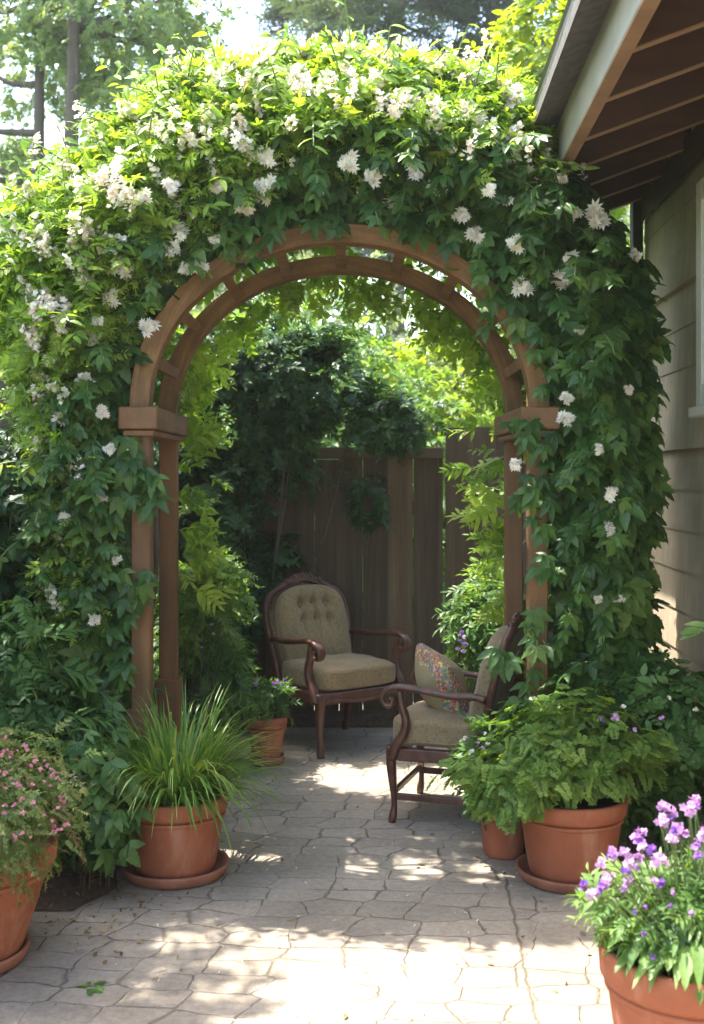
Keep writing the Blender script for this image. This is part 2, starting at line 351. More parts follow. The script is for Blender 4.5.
# ------------------------------------------------------------------ leaf templates: blade lies in xy, tip along +y, normal +z
def leaflet(L=1, W=.4, curl=.15, fold=.12, teeth=0, rot=0, off=(0, 0, 0), tilt=0):
    if teeth:
        ts = [0, .14, .26, .34, .46, .54, .66, .74, .86, 1]
        ws = [0.04, .62, .95, .80, 1.0, .78, .80, .52, .40, 0]
    else:
        ts = [0, .3, .65, 1]; ws = [.05, .95, .8, 0]
    v = []; f = []
    for t, q in zip(ts, ws):
        zc = -curl * t * t * L
        v += [(0, t * L, zc), (-q * W * L / 2, t * L + (.02 * L if teeth else 0), zc + fold * q * W * L), (q * W * L / 2, t * L + (.02 * L if teeth else 0), zc + fold * q * W * L)]
    n = len(ts)
    for i in range(n - 1):
        a = 3 * i; b = a + 3
        if i == n - 2: f += [(a, b, a + 1), (a, a + 2, b)]
        else: f += [(a, b, b + 1, a + 1), (a, a + 2, b + 2, b)]
    v = np.array(v); 
    if n: # tip row collapses
        pass
    ct, st = math.cos(tilt), math.sin(tilt); v = v @ np.array([[1, 0, 0], [0, ct, st], [0, -st, ct]])
    c, s_ = math.cos(rot), math.sin(rot); v = v @ np.array([[c, s_, 0], [-s_, c, 0], [0, 0, 1]])
    return v + np.array(off), f
def join(parts):
    V = []; F = []; o = 0
    for v, f in parts:
        V.append(v); F += [tuple(i + o for i in q) for q in f]; o += len(v)
    return np.vstack(V), F
def strip(p0, p1, w_):
    p0 = np.array(p0, float); p1 = np.array(p1, float); d = p1 - p0; s_ = np.cross(d, [0, 0, 1]); s_ = s_ / (np.linalg.norm(s_) + 1e-9) * w_ / 2
    return np.array([p0 - s_, p0 + s_, p1 + s_, p1 - s_]), [(0, 1, 2, 3)]
def palmate(seed):
    q = random.Random(seed); parts = [strip((0, -.35, .05), (0, 0, 0), .03)]
    for a, l in ((0, 1), (-.75, .86), (.75, .86), (-1.6, .6), (1.6, .6)):
        parts.append(leaflet(l * q.uniform(.9, 1.08), q.uniform(.40, .50), q.uniform(.1, .45), .12, 1, -a + q.uniform(-.1, .1), (0, 0, 0), q.uniform(-.25, .1)))
    return join(parts)
def trifoil(seed):
    q = random.Random(seed); parts = [strip((0, -.4, .05), (0, 0, 0), .03)]
    for a, l in ((0, 1), (-1.0, .8), (1.0, .8)):
        parts.append(leaflet(l, q.uniform(.45, .58), q.uniform(.1, .4), .1, 1, -a + q.uniform(-.15, .15), (0, 0, 0), q.uniform(-.3, .1)))
    return join(parts)
def sprig(seed, n=9, lw=.42, ll=.3, spread=.9, teeth=0):
    q = random.Random(seed); parts = []; p = np.zeros(3)
    pts = [p.copy()]
    for i in range(n):
        p = p + np.array([q.uniform(-.03, .03), 1 / n, -.02 * i / n + q.uniform(-.02, .02)]); pts.append(p.copy())
    for i in range(n): parts.append(strip(pts[i], pts[i + 1], .018))
    for i in range(1, n + 1):
        s_ = ll * (1.15 - .5 * i / n) * q.uniform(.8, 1.15)
        for sg in ((-1, 1) if i < n else (0,)):
            parts.append(leaflet(s_, lw * q.uniform(.85, 1.15), q.uniform(0, .4), .12, teeth, sg * -spread * q.uniform(.75, 1.2), tuple(pts[i]), q.uniform(-.7, .6)))
    return join(parts)
def frond(seed):
    q = random.Random(seed); parts = []; n = 6
    for i in range(1, n + 1):
        y = i / n; ln = .42 * (1 - .75 * y) + .06; z = -.25 * y * y
        parts.append(strip((0, y - 1 / n, -.25 * (y - 1 / n) ** 2), (0, y, z), .015))
        for sg in (-1, 1):
            k = 3 if i < 6 else 2
            for j in range(1, k + 1):
                u = j / k * ln; ox, oy = sg * u * .8, y + u * .45
                for a in (-.9, .4, 1.5):
                    parts.append(leaflet(.15 * q.uniform(.8, 1.2), .9, .1, .1, 0, -sg * .9 + a * sg * -.8 + q.uniform(-.2, .2), (ox, oy, z + q.uniform(-.02, .03)), q.uniform(-.4, .4)))
    return join(parts)
def needle_tuft(seed):
    q = random.Random(seed); parts = [strip((0, 0, 0), (0, 1, -.1), .03)]
    for i in range(16):
        y = i / 16
        parts.append(leaflet(q.uniform(.3, .45), .16, .1, 0, 0, (1 if i % 2 else -1) * q.uniform(.6, 1.2), (0, y, -.1 * y), q.uniform(-.5, .5)))
    return join(parts)
def star_flower(seed):
    q = random.Random(seed); parts = []
    for ring, (n, el, l) in enumerate(((9, .05, 1.0), (10, .45, .95), (9, .85, .8), (7, 1.2, .6))):
        for k in range(n):
            parts.append(leaflet(l * q.uniform(.75, 1.15), .34, .25, .1, 0, 2 * math.pi * (k + q.random() * .5) / n, (0, 0, .05 * ring), el + q.uniform(-.15, .15)))
    return join(parts)
def floret(seed, n=5, wd=.8):
    q = random.Random(seed)
    return join([leaflet(.5 * q.uniform(.85, 1.1), wd, .2, .05, 0, 2 * math.pi * (k + q.random() * .2) / n, (0, 0, 0), .35) for k in range(n)])
def xform(tv, rx, ry, rz, s_, off):
    m = Matrix.Translation(off) @ Matrix.Rotation(rz, 4, 'Z') @ Matrix.Rotation(ry, 4, 'Y') @ Matrix.Rotation(rx, 4, 'X') @ Matrix.Scale(s_, 4)
    A = np.array(m); return tv @ A[:3, :3].T + A[:3, 3]
def cluster_flower(seed, n=12, tall=1.0, size=.5, petals=5, rad=.45):
    """grows along +z"""
    q = random.Random(seed); parts = []
    for i in range(n):
        v, f = floret(seed * 31 + i, petals); t = q.random()
        a = q.uniform(0, 2 * math.pi); r_ = rad * (1 - .75 * t) * math.sqrt(q.random()) 
        parts.append((xform(v, q.uniform(-.9, .9), q.uniform(-.9, .9), a, size * q.uniform(.7, 1.1), (r_ * math.cos(a), r_ * math.sin(a), t * tall)), f))
    return join(parts)
T_palm = [palmate(i) for i in range(6)]; T_tri = [trifoil(i) for i in range(5)]
T_sprig = [sprig(i) for i in range(6)]; T_sprigw = [sprig(i + 50, 6, .5, .42, 1.0) for i in range(5)]
T_spriglance = [sprig(i + 90, 7, .26, .5, .8) for i in range(5)]
T_sprigfine = [sprig(i + 120, 12, .45, .16, .9) for i in range(5)]
T_frond = [frond(i) for i in range(5)]; T_needle = [needle_tuft(i) for i in range(4)]
def fluffy(seed):
    q = random.Random(seed + 400); parts = []
    for i in range(6):
        v, f = star_flower(seed * 7 + i); a = 6.28 * i / 6 + q.uniform(-.4, .4); r_ = .52 * q.uniform(.6, 1.1) if i else 0
        parts.append((xform(v, q.uniform(-.8, .8), q.uniform(-.8, .8), q.uniform(0, 6), q.uniform(.42, .62), (r_ * math.cos(a), r_ * math.sin(a), q.uniform(0, .3))), f))
    return join(parts)
T_star = [fluffy(i) for i in range(5)]
T_pan = [cluster_flower(i, 20, 1.3, .42, 5, .42) for i in range(4)]
T_head = [cluster_flower(i + 9, 9, .35, .62, 5, .5) for i in range(4)]
T_leaf = [leaflet(1, .42, .2, .12, 1), leaflet(1, .36, .4, .1, 1), leaflet(1, .48, .1, .15, 1)]
T_lance = [leaflet(1, .24, .3, .1), leaflet(1, .28, .5, .1), leaflet(1, .2, .1, .1)]

def unit(a): return a / (np.linalg.norm(a, axis=-1, keepdims=True) + 1e-9)
def scatter_arrays(T, P, Zd, Yd, S):
    P = np.asarray(P, float); n = len(P); Zd = unit(np.asarray(Zd, float)); Yd = np.asarray(Yd, float)
    Yd = unit(Yd - Zd * np.sum(Yd * Zd, 1, keepdims=True)); Xd = np.cross(Yd, Zd)
    A = np.stack([Xd, Yd, Zd], 2) * np.asarray(S, float)[:, None, None]
    pick = rng.integers(0, len(T), n); VV = []; LV = []; LT = []; RN = []; o = 0
    for k, (tv, tf) in enumerate(T):
        ids = np.where(pick == k)[0]
        if not len(ids): continue
        v = np.einsum('nij,vj->nvi', A[ids], tv) + P[ids][:, None, :]
        VV.append(v.reshape(-1, 3)); nv = len(tv); base = o + np.arange(len(ids)) * nv
        fl = np.concatenate([np.array(f) for f in tf]); tot = np.array([len(f) for f in tf])
        LV.append((base[:, None] + fl[None]).ravel()); LT.append(np.tile(tot, len(ids)))
        RN.append(np.repeat(rng.random(len(ids)), len(tf))); o += nv * len(ids)
    return np.vstack(VV), np.concatenate(LV), np.concatenate(LT), np.concatenate(RN)
def mesh_arrays(name, V, LV, LT, RN):
    me = bpy.data.meshes.new(name); me.vertices.add(len(V)); me.vertices.foreach_set('co', V.astype(np.float32).ravel())
    me.loops.add(len(LV)); me.loops.foreach_set('vertex_index', LV.astype(np.int32))
    me.polygons.add(len(LT)); st = np.concatenate([[0], np.cumsum(LT)[:-1]]).astype(np.int32)
    me.polygons.foreach_set('loop_start', st); me.update(calc_edges=True)
    a = me.attributes.new('rnd', 'FLOAT', 'FACE'); a.data.foreach_set('value', RN.astype(np.float32))
    me.validate(); return me
def scatter(name, T, P, Zd, Yd, S, m, parent=None):
    return link(name, mesh_arrays(name, *scatter_arrays(T, P, Zd, Yd, S)), m, parent)
def scatter_multi(name, sets, m, parent=None):
    Vs = []; Ls = []; Ts = []; Rs = []; o = 0
    for s_ in sets:
        V, L, Tt, Rn = scatter_arrays(*s_); Vs.append(V); Ls.append(L + o); Ts.append(Tt); Rs.append(Rn); o += len(V)
    return link(name, mesh_arrays(name, np.vstack(Vs), np.concatenate(Ls), np.concatenate(Ts), np.concatenate(Rs)), m, parent)
def rdir(n): return unit(rng.normal(size=(n, 3)))
def blob(ells, n, size, clump=.0, nclump=0, shell=.55, droop=.5, upz=.6, out=.9):
    """points, normals, tip directions and sizes spread over a union of ellipsoids, thicker towards the skin"""
    vol = np.array([e[3] * e[4] * e[5] for e in ells]) ** .67; cnt = (vol / vol.sum() * n).astype(int); Ps = []; Ns = []
    for e, c in zip(ells, cnt):
        if c < 1: continue
        ce = np.array(e[:3]); r = np.array(e[3:6])
        if nclump:
            k = max(3, int(nclump * c / n)); cdv = rdir(k); cc = cdv * (shell + (1 - shell) * rng.random((k, 1)) ** .7)
            j = rng.integers(0, k, c); q = cc[j] + rng.normal(size=(c, 3)) * clump; d = unit(q)
        else:
            d = rdir(c); q = d * (shell + (1.08 - shell) * rng.random((c, 1)) ** .8)
        Ps.append(ce + q * r); Ns.append(unit(d / r))
    P = np.vstack(Ps); Nn = np.vstack(Ns); k = len(P)
    Z = unit(Nn * .6 + np.array([0, 0, upz]) + rdir(k) * .55)
    Y = Nn * out + np.array([0, 0, -droop]) + rdir(k) * .6
    return P, Z, Y, size * rng.uniform(.65, 1.25, k)

# ================================================================== SETTING
def sheet(name, poly, z, m, sub=0):
    o = link(name, pymesh(name, [(x, y, z) for x, y in poly], [tuple(range(len(poly)))]), m); tag(o, kind='structure'); return o
sheet('ground', [(-600, -600), (600, -600), (600, 600), (-600, 600)], -.02, M['lawn'])
sheet('patio', [(-3.0, -2.5), (1.75, -2.5), (1.75, 7.6), (-3.0, 7.6)], 0, M['patio'])
# mulch bed left of the patio: a low uneven mound
def bed(name, edge, x0, y0, y1, nx=40, ny=90):
    v = []; f = []
    for j in range(ny + 1):
        y = y0 + (y1 - y0) * j / ny; xe = edge(y)
        for i in range(nx + 1):
            u = i / nx; x = xe + (x0 - xe) * u
            z = .004 + .05 * min(1, u * 9) * (1 - .0) + random.uniform(0, .014) * (u > 0)
            v.append((x, y, z if 0 < j < ny else .003))
    for j in range(ny):
        for i in range(nx):
            a = j * (nx + 1) + i; f.append((a, a + 1, a + nx + 2, a + nx + 1))
    o = link(name, pymesh(name, v, f, True), M['mulch']); tag(o, kind='structure')
bed('garden_bed', lambda y: -.84 + .05 * math.sin(y * 5) + .02 * math.sin(y * 17) - max(0, 4.5 - y) * .25, -3.0, 3.95, 7.05)
bed('rear_bed', lambda y: 1.5, -.75, 6.82, 7.06, 60, 12)

# ---------------- house
HY = 6.25
house = thing('house', 'house wall of beige lap siding under open brown rafters', 'house', (1.6, HY, 0), R(-2.6))
mb = MB(); z = .02; zs = [0]
h_c = .19
nco = 17
for i in range(nco):
    z0 = .1 + i * h_c; z1 = min(z0 + h_c + .012, 3.3)
    t0, t1 = .014, .006
    if i in (8, 12): t0 = .036; t1 = .012
    v = [(-t0, -8, z0), (-t1, -8, z1), (0.0, -8, z1), (0.0, -8, z0), (-t0, 0, z0), (-t1, 0, z1), (0.0, 0, z1), (0.0, 0, z0)]
    mb.add(v, [(0, 1, 5, 4), (0, 4, 7, 3), (1, 2, 6, 5), (4, 5, 6, 7), (0, 3, 2, 1)], random.random())
mb.build('siding', M['siding'], house)
mb = MB(); mb.box(.001, 4.5, -8, 0, .0, 3.35); mb.build('wall', M['siding'], house)
mb = MB(); mb.box(-.03, .0005, -8, 0, 0, .1); mb.build('foundation', M['patio'], house)
# roof: slope rising into the house
def rz_(x): return 2.77 + (x + .64) * .36
mb = MB()
v = [(-.80, -8.2, rz_(-.80) + .152), (3.2, -8.2, rz_(3.2) + .152), (3.2, .35, rz_(3.2) + .152), (-.80, .35, rz_(-.80) + .152)]
v += [(x, y, z + .06) for x, y, z in v]
roof_box = [(0, 3, 2, 1), (4, 5, 6, 7), (0, 1, 5, 4), (2, 3, 7, 6), (0, 4, 7, 3), (1, 2, 6, 5)]
mb.add([(x, y, z + .022) for x, y, z in v], roof_box); roof = mb.build('roof', M['shingle'], house)
mb = MB(); v2 = [(x, y, rz_(x) + .152 + dz) for dz in (0, .02) for x, y in ((-.64, -8.2), (3.2, -8.2), (3.2, .3), (-.64, .3))]
mb.add(v2, roof_box); mb.build('roof_deck', M['rafter'], roof)
y = 3.41 - HY - .46 * 8
while y < .3:
    mb = MB(); x0, x1 = -.638, .0
    vv = [(x, yy, rz_(x) + dz) for yy in (y - .02, y + .02) for x in (x0, x1) for dz in (0, .15)]
    mb.add(vv, [(0, 1, 3, 2), (4, 6, 7, 5), (0, 4, 5, 1), (2, 3, 7, 6), (0, 2, 6, 4), (1, 5, 7, 3)])
    if y > -5.3:
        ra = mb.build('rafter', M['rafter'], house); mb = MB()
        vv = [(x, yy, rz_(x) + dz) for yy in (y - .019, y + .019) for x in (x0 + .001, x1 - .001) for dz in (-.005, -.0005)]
        mb.add(vv, [(0, 1, 3, 2), (4, 6, 7, 5), (0, 4, 5, 1), (2, 3, 7, 6), (0, 2, 6, 4), (1, 5, 7, 3)]); mb.build('bounce_lit_edge', M['fascia_edge'], ra)  # lighter strip paints patio bounce light onto the rafter underside
    y += .46
mb = MB(); mb.box(-.69, -.64, -8.2, .35, 2.75, 2.935, bev=.003); mb.build('fascia', M['fascia'], house)
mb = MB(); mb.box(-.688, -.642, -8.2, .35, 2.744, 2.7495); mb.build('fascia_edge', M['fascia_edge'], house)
mb = MB(); prof = [(-.692, 2.925), (-.775, 2.922), (-.80, 2.93), (-.80, 2.962), (-.81, 2.968), (-.806, 2.972), (-.79, 2.966), (-.79, 2.94), (-.77, 2.93), (-.70, 2.932)]
vv = [(x, yy, z) for yy in (-8.2, .36) for x, z in prof]; k = len(prof)
mb.add(vv, [(i, (i + 1) % k, (i + 1) % k + k, i + k) for i in range(k)] + [tuple(range(k))[::-1], tuple(range(k, 2 * k))]); mb.build('gutter', M['gutter'], house)
mb = MB(); mb.box(-.045, -.0365, -8, -.072, 2.86, 3.02); mb.build('frieze_board', M['rafter'], house)
mb = MB(); mb.box(-.085, -.03, -.07, .03, .05, 2.98, bev=.008); mb.build('corner_shade_strip', M['black'], house)  # dark strip stands in for the shadow gap at the corner, no real pipe
win = MB()
y1, y0, z0, z1 = -1.36, -2.5, 1.79, 2.74
for a in ((y0, y0 + .09, z0, z1), (y1 - .09, y1, z0, z1), (y0 + .09, y1 - .09, z0, z0 + .09), (y0 + .09, y1 - .09, z1 - .09, z1)): win.box(-.075, -.02, *a, bev=.004)
wf = win.build('window', M['trim'], house)
mb = MB(); mb.box(-.035, -.03, y0 + .09, y1 - .09, z0 + .09, z1 - .09); mb.build('pane', M['glass'], wf)
mb = MB(); mb.box(-.10, -.02, y0 - .04, y1 + .03, z0 - .045, z0 - .002, bev=.004); mb.build('sill', M['trim'], wf)

# ---------------- fences
def fence(name, label, p0, p1, h, bw=.14, dog=True, rail=None, jit=.012, group=None):
    p0 = Vector((*p0, 0)); p1 = Vector((*p1, 0)); d = p1 - p0; L = d.length; rz = math.atan2(d.y, d.x)
    t = thing(name, label, 'fence', tuple(p0), rz, group); mb = MB(); x = 0
    while x < L - .02:
        w_ = min(bw * random.uniform(.92, 1.06), L - x); g = random.uniform(.001, .0035); hh = h + random.uniform(-jit, jit); yy = random.uniform(-.004, .004)
        c = .018 if dog else .002; tl = random.uniform(-.003, .003)
        v = []
        for ys in (-.010 + yy, .010 + yy):
            v += [(x, ys, 0), (x + w_ - g, ys, 0), (x + w_ - g + tl, ys, hh - c), (x + w_ - g - c + tl, ys, hh), (x + c + tl, ys, hh), (x + tl, ys, hh - c)]
        f = [(0, 1, 2, 3, 4, 5), (11, 10, 9, 8, 7, 6)] + [(i, i + 6, (i + 1) % 6 + 6, (i + 1) % 6) for i in range(6)]
        mb.add(v, f, random.random()); x += w_
    mb.build('boards', M['fence'], t)
    for zz in (.35, h - .35):
        r_ = MB(); r_.box(0, L, .016, .055, zz, zz + .09, bev=.004); r_.build('back_rail', M['rail_x'], t)
    if rail:
        r_ = MB(); r_.box(-.02, L, -.062, .03, rail, rail + .07, bev=.005); r_.build('top_rail', M['rail_x'], t)
    k = max(1, round(L / 2.2))
    for i in range(k + 1):
        r_ = MB(); px = L * i / k; px = min(max(px, .06), L - .06); r_.box(px - .045, px + .045, .057, .147, 0, h - .05, bev=.005); r_.build('post', M['fence'], t)
    return t
fence('board_fence', 'lower dark board fence with a thick top rail, behind the tufted armchair', (-2.02, 7.1), (.56, 7.1), 1.60, .15, False, 1.60)
fence('picket_fence', 'taller weathered fence section with clipped board tops beside the top rail', (.575, 7.08), (3.4, 7.12), 1.80, .15, True)
fence('side_fence', 'dark tall board fence at the far left edge behind the shrubs', (-2.04, 1.5), (-2.04, 7.15), 2.04, .15, True)

# ================================================================== GARDEN ARCH
AX = -.05; YF, YB = 4.66, 5.34; HW = .80
arch = thing('garden_arch', 'brown cedar arch of two curved ribs on four posts under the vine', 'garden arch', (AX, 5.0, 0))
for sx in (-1, 1):
    for y in (YF - 5, YB - 5):
        m_ = MB(); x = sx * HW; m_.box(x - .040, x + .040, y - .040, y + .040, 0, 1.68, bev=.006); po = m_.build('post', M['arch'], arch)
        m_ = MB(); m_.box(x - .056, x + .056, y - .056, y + .056, 0, .56, bev=.006); m_.build('plinth', M['arch'], po)
    m_ = MB(); m_.box(sx * HW - .062, sx * HW + .062, YF - 5 - .085, YB - 5 + .085, 1.655, 1.679, bev=.004)
    m_.box(sx * HW - .078, sx * HW + .078, YF - 5 - .10, YB - 5 + .10, 1.682, 1.772, bev=.006); m_.build('cap_beam', M['cap'], arch)
def arc_pt(t, a, b): return (a * math.cos(t), 1.776 + b * math.sin(t))
for y in (YF - 5, YB - 5):
    m_ = MB(); n = 64; v = []; f = []
    for i in range(n + 1):
        t = math.pi * i / n
        xo, zo = arc_pt(t, .845, .735); xi, zi = arc_pt(t, .763, .659)
        b_ = .004
        cs = [(xo, zo, -.045 + b_), (xo + (xi - xo) * .04, zo + (zi - zo) * .04, -.045), (xi + (xo - xi) * .04, zi + (zo - zi) * .04, -.045), (xi, zi, -.045 + b_),
              (xi, zi, .045 - b_), (xi + (xo - xi) * .04, zi + (zo - zi) * .04, .045), (xo + (xi - xo) * .04, zo + (zi - zo) * .04, .045), (xo, zo, .045 - b_)]
        v += [(p[0], y + p[2], p[1]) for p in cs]
    for i in range(n):
        for k in range(8): f.append((i * 8 + k, (i + 1) * 8 + k, (i + 1) * 8 + (k + 1) % 8, i * 8 + (k + 1) % 8))
    f += [tuple(range(8)), tuple(n * 8 + k for k in range(8))[::-1]]
    m_.add(v, f); m_.build('arch_rib', M['arch_rib'], arch)
for i in range(9):
    t = math.pi * (.09 + .82 * i / 8); x, z = arc_pt(t, .800, .695)
    nx, nz = math.cos(t) / .80, math.sin(t) / .695; L = math.hypot(nx, nz); nx /= L; nz /= L; tx, tz = -nz, nx
    v = [(x + nx * a * .025 + tx * b * .022, yy, z + nz * a * .025 + tz * b * .022) for yy in (YF - 5 + .043, YB - 5 - .043) for a, b in ((-1, -1), (1, -1), (1, 1), (-1, 1))]
    m_ = MB(); m_.add(v, [(0, 1, 2, 3), (7, 6, 5, 4), (0, 4, 5, 1), (1, 5, 6, 2), (2, 6, 7, 3), (3, 7, 4, 0)]); m_.build('rung', M['arch_rib'], arch)

# ================================================================== CLIMBING VINE
vine = thing('flowering_vine', 'white flowering vine smothering the top and both sides of the wooden arch', 'vine', (0, 5.0, 0))
s0 = 4.75 / 1150
def W(px, py): return ((px - 352) * s0, 1.5 + (475 - py) * s0)
outer = [(128, 800), (70, 790), (48, 700), (44, 600), (48, 520), (38, 440), (30, 380), (10, 330), (-8, 280), (8, 228), (60, 186), (112, 142), (160, 98), (205, 74), (262, 66), (340, 62), (430, 70), (490, 88), (528, 120), (566, 168), (608, 222), (640, 262), (655, 330), (650, 420), (656, 480), (646, 560), (650, 640), (648, 720), (655, 800)]
inner = [(560, 800), (552, 700), (548, 560), (552, 430), (550, 405)]
inner += [(340 + 206 * math.cos(t), 406 - 178 * math.sin(t)) for t in np.linspace(0.05, math.pi - .05, 24)]
inner += [(132, 405), (122, 430), (124, 560), (122, 700)]
poly = np.array([W(*p) for p in outer + inner]); polyN = len(poly)
def inside(P):
    x, z = P[:, 0], P[:, 1]; c = np.zeros(len(P), bool)
    for i in range(polyN):
        x0, z0 = poly[i]; x1, z1 = poly[(i + 1) % polyN]
        hit = ((z0 > z) != (z1 > z)) & (x < (x1 - x0) * (z - z0) / (z1 - z0 + 1e-12) + x0); c ^= hit
    return c
def edge_dist(P, idx):
    best = np.full(len(P), 9.0); vec = np.zeros((len(P), 2))
    for i in idx:
        a = poly[i]; b = poly[(i + 1) % polyN]; ab = b - a; t = np.clip(((P - a) @ ab) / (ab @ ab + 1e-12), 0, 1)
        q = a + t[:, None] * ab; d = np.linalg.norm(P - q, axis=1); m_ = d < best; best[m_] = d[m_]; vec[m_] = (q - P)[m_]
    return best, vec
NO = len(outer)
def vine_points(n):
    out = []
    while sum(map(len, out)) < n:
        P = np.column_stack([rng.uniform(poly[:, 0].min(), poly[:, 0].max(), n * 3), rng.uniform(poly[:, 1].min(), poly[:, 1].max(), n * 3)]); out.append(P[inside(P)])
    return np.vstack(out)[:n]
def surf_y(P, q=1.05):
    do, _ = edge_dist(P, range(NO - 1)); di, _ = edge_dist(P, range(NO, polyN - 1)); d = np.minimum(do, di)
    hd = np.clip(.14 + .95 * d, 0, np.where(P[:, 1] < 1.7, .36, .52)) * (1 + .26 * lump(P, 7, 3) + .16 * lump(P, 19, 4))
    return 5.0 - (hd * q + .16)
def lump(P, sc, seed):
    q = np.random.default_rng(seed); s_ = 0
    for k in range(6):
        f_ = q.normal(size=2) * sc * (1 + k * .5); s_ = s_ + np.sin(P @ f_ + q.uniform(0, 6)) / (1 + k * .35)
    return s_ / 3
def vine_surface(n, lo=.7, hi=1.05, back=False):
    P = vine_points(n); do, vo = edge_dist(P, range(NO - 1)); di, vi = edge_dist(P, range(NO, polyN - 1))
    d = np.minimum(do, di); vec = np.where((do < di)[:, None], vo, vi)
    low = P[:, 1] < 1.7
    hmax = np.where(low, .36, .52)
    hd = np.clip(.14 + .95 * d, 0, hmax) * (1 + .26 * lump(P, 7, 3) + .16 * lump(P, 19, 4)) 
    q = rng.uniform(lo, hi, n); sg = 1 if back else -1
    y = 5.0 + sg * (hd * q + (.42 if back else .16)) 
    e = np.clip(1 - d / .28, 0, 1)[:, None]; u = vec / (np.linalg.norm(vec, axis=1, keepdims=True) + 1e-6)
    outer_near = (do < di)[:, None]
    nn = np.column_stack([u[:, 0] * e[:, 0], np.full(n, sg * 1.0), u[:, 1] * e[:, 0] * np.where(outer_near[:, 0], 1, .3)])
    return P, np.column_stack([P[:, 0], y, P[:, 1]]), unit(nn), d, do, di
def pix(P): return P[:, 0] / s0 + 352, 475 - (P[:, 1] - 1.5) / s0
def fine_prob(P):
    px, py = pix(P)
    thr = np.interp(px, [-20, 60, 130, 200, 270, 340, 430, 520, 570, 660], [520, 400, 300, 215, 180, 158, 160, 165, 150, 120]) + 26 * lump(P, 9, 8)
    return np.maximum(1 / (1 + np.exp((py - thr) / 9)), np.clip((105 - px) / 90, 0, .42) * (py < 640))  # extra pale sprigs down the left side stand in for sunlit leaves
sets_big = []; sets_new = []
# front skin
P, P3, NN, d, do, di = vine_surface(12500)
fp = fine_prob(P); isf = rng.random(len(P)) < fp
b = np.where(~isf & (lump(P, 17, 5) > -.42))[0]; b = b[rng.random(len(b)) < .5]
k = len(b); Z = unit(NN[b] * .6 + np.array([0, -.05, .62]) + rdir(k) * .55); Y = NN[b] * .5 + np.array([0, 0, -.7]) + rdir(k) * .75
szl = rng.uniform(.04, .125, k)
sets_big.append((T_palm + T_tri, P3[b], Z, Y, szl))
f_ = np.where(isf)[0]; k = len(f_)
Z = unit(NN[f_] * .5 + np.array([0, 0, .6]) + rdir(k) * .6); Y = NN[f_] * .7 + np.array([0, 0, .55]) + rdir(k) * .6
sets_new.append((T_sprig + T_sprigfine[:3], P3[f_], Z, Y, rng.uniform(.09, .17, k)))
# loose sprays that stand clear of the skin
P, P3, NN, d, do, di = vine_surface(420, .95, 1.05); fp = fine_prob(P); tw = MB()
SPp = []; SPz = []; SPy = []; SPs = []; NPp = []; NPz = []; NPy = []; NPs = []
for i in range(len(P)):
    if d[i] > .22 and random.random() < .45: continue
    if P[i, 0] > .98 and do[i] < .22: continue
    if di[i] < .10 and random.random() < .7: continue
    new = random.random() < fp[i]; dr = unit(NN[i] * .8 + rng.normal(size=3) * .5 + np.array([0, 0, .7 if new else -.1])); p = P3[i].copy(); ln = random.uniform(.12, .28); pts = [p.copy()]
    q_ = 7
    for j in range(q_):
        p = p + dr * ln / q_; dr = unit(dr + np.array([0, 0, -.10 if new else -.22])); pts.append(p.copy())
        side = unit(np.cross(dr, [0, 0, 1.0]) + 1e-4) * (1 if j % 2 else -1)
        if p[1] < 4.05: break
        zz = np.array([0, -.5, .8]) + rng.normal(size=3) * .3; yy = side * .8 + dr * .5 + np.array([0, 0, -.35]) + rng.normal(size=3) * .2
        if new: NPp.append(p.copy()); NPz.append(zz); NPy.append(yy); NPs.append(random.uniform(.045, .075))
        else: SPp.append(p.copy()); SPz.append(zz); SPy.append(yy); SPs.append(random.uniform(.05, .085))
    tw.tube(pts, [.003] * len(pts), 4, cap=False)
sets_big.append((T_tri + T_palm, np.array(SPp), np.array(SPz), np.array(SPy), np.array(SPs)))
sets_new.append((T_leaf, np.array(NPp), np.array(NPz), np.array(NPy), np.array(NPs)))
o = tw.build('twigs', M['stem'], vine); o.location = (0, -5, 0); o['kind'] = 'stuff'
# inside of the mass
P, P3, NN, d, do, di = vine_surface(5200, .0, .75)
fp = fine_prob(P); isf = rng.random(len(P)) < fp; P3[:, 1] = 5 + (P3[:, 1] - 5) * rng.choice([-1, 1], len(P)); keep = di > .17; P, P3, isf = P[keep], P3[keep], isf[keep]
b = np.where(~isf)[0]; k = len(b); sets_big.append((T_palm, P3[b], rdir(k), rdir(k) - [0, 0, .4], rng.uniform(.06, .1, k)))
b = np.where(isf)[0]; k = len(b); sets_new.append((T_sprig, P3[b], rdir(k), rdir(k) + [0, 0, .5], rng.uniform(.1, .17, k)))
# rear skin
P, P3, NN, d, do, di = vine_surface(5600, .5, 1.0, True)
kp = (di > np.clip((P3[:, 1] - 5.36) * .75, 0, 1)) & ((P[:, 1] > 2.0) | (rng.random(len(P)) < .7)); P, P3, NN, d, do, di = P[kp], P3[kp], NN[kp], d[kp], do[kp], di[kp]
fp = fine_prob(P); isf = rng.random(len(P)) < np.maximum(fp, np.clip((P[:, 1] - 1.5) * .8, .02, .45))
b = np.where(~isf)[0]; k = len(b); sets_big.append((T_palm + T_tri, P3[b], unit(NN[b] + [0, 0, .5] + rdir(k) * .5), NN[b] * .4 + [0, 0, -.8] + rdir(k) * .5, rng.uniform(.06, .11, k)))
b = np.where(isf)[0]; k = len(b); sets_new.append((T_sprigw, P3[b], unit(NN[b] + [0, 0, .6] + rdir(k) * .5), NN[b] * .6 + [0, 0, -.1] + rdir(k) * .6, rng.uniform(.12, .2, k)))
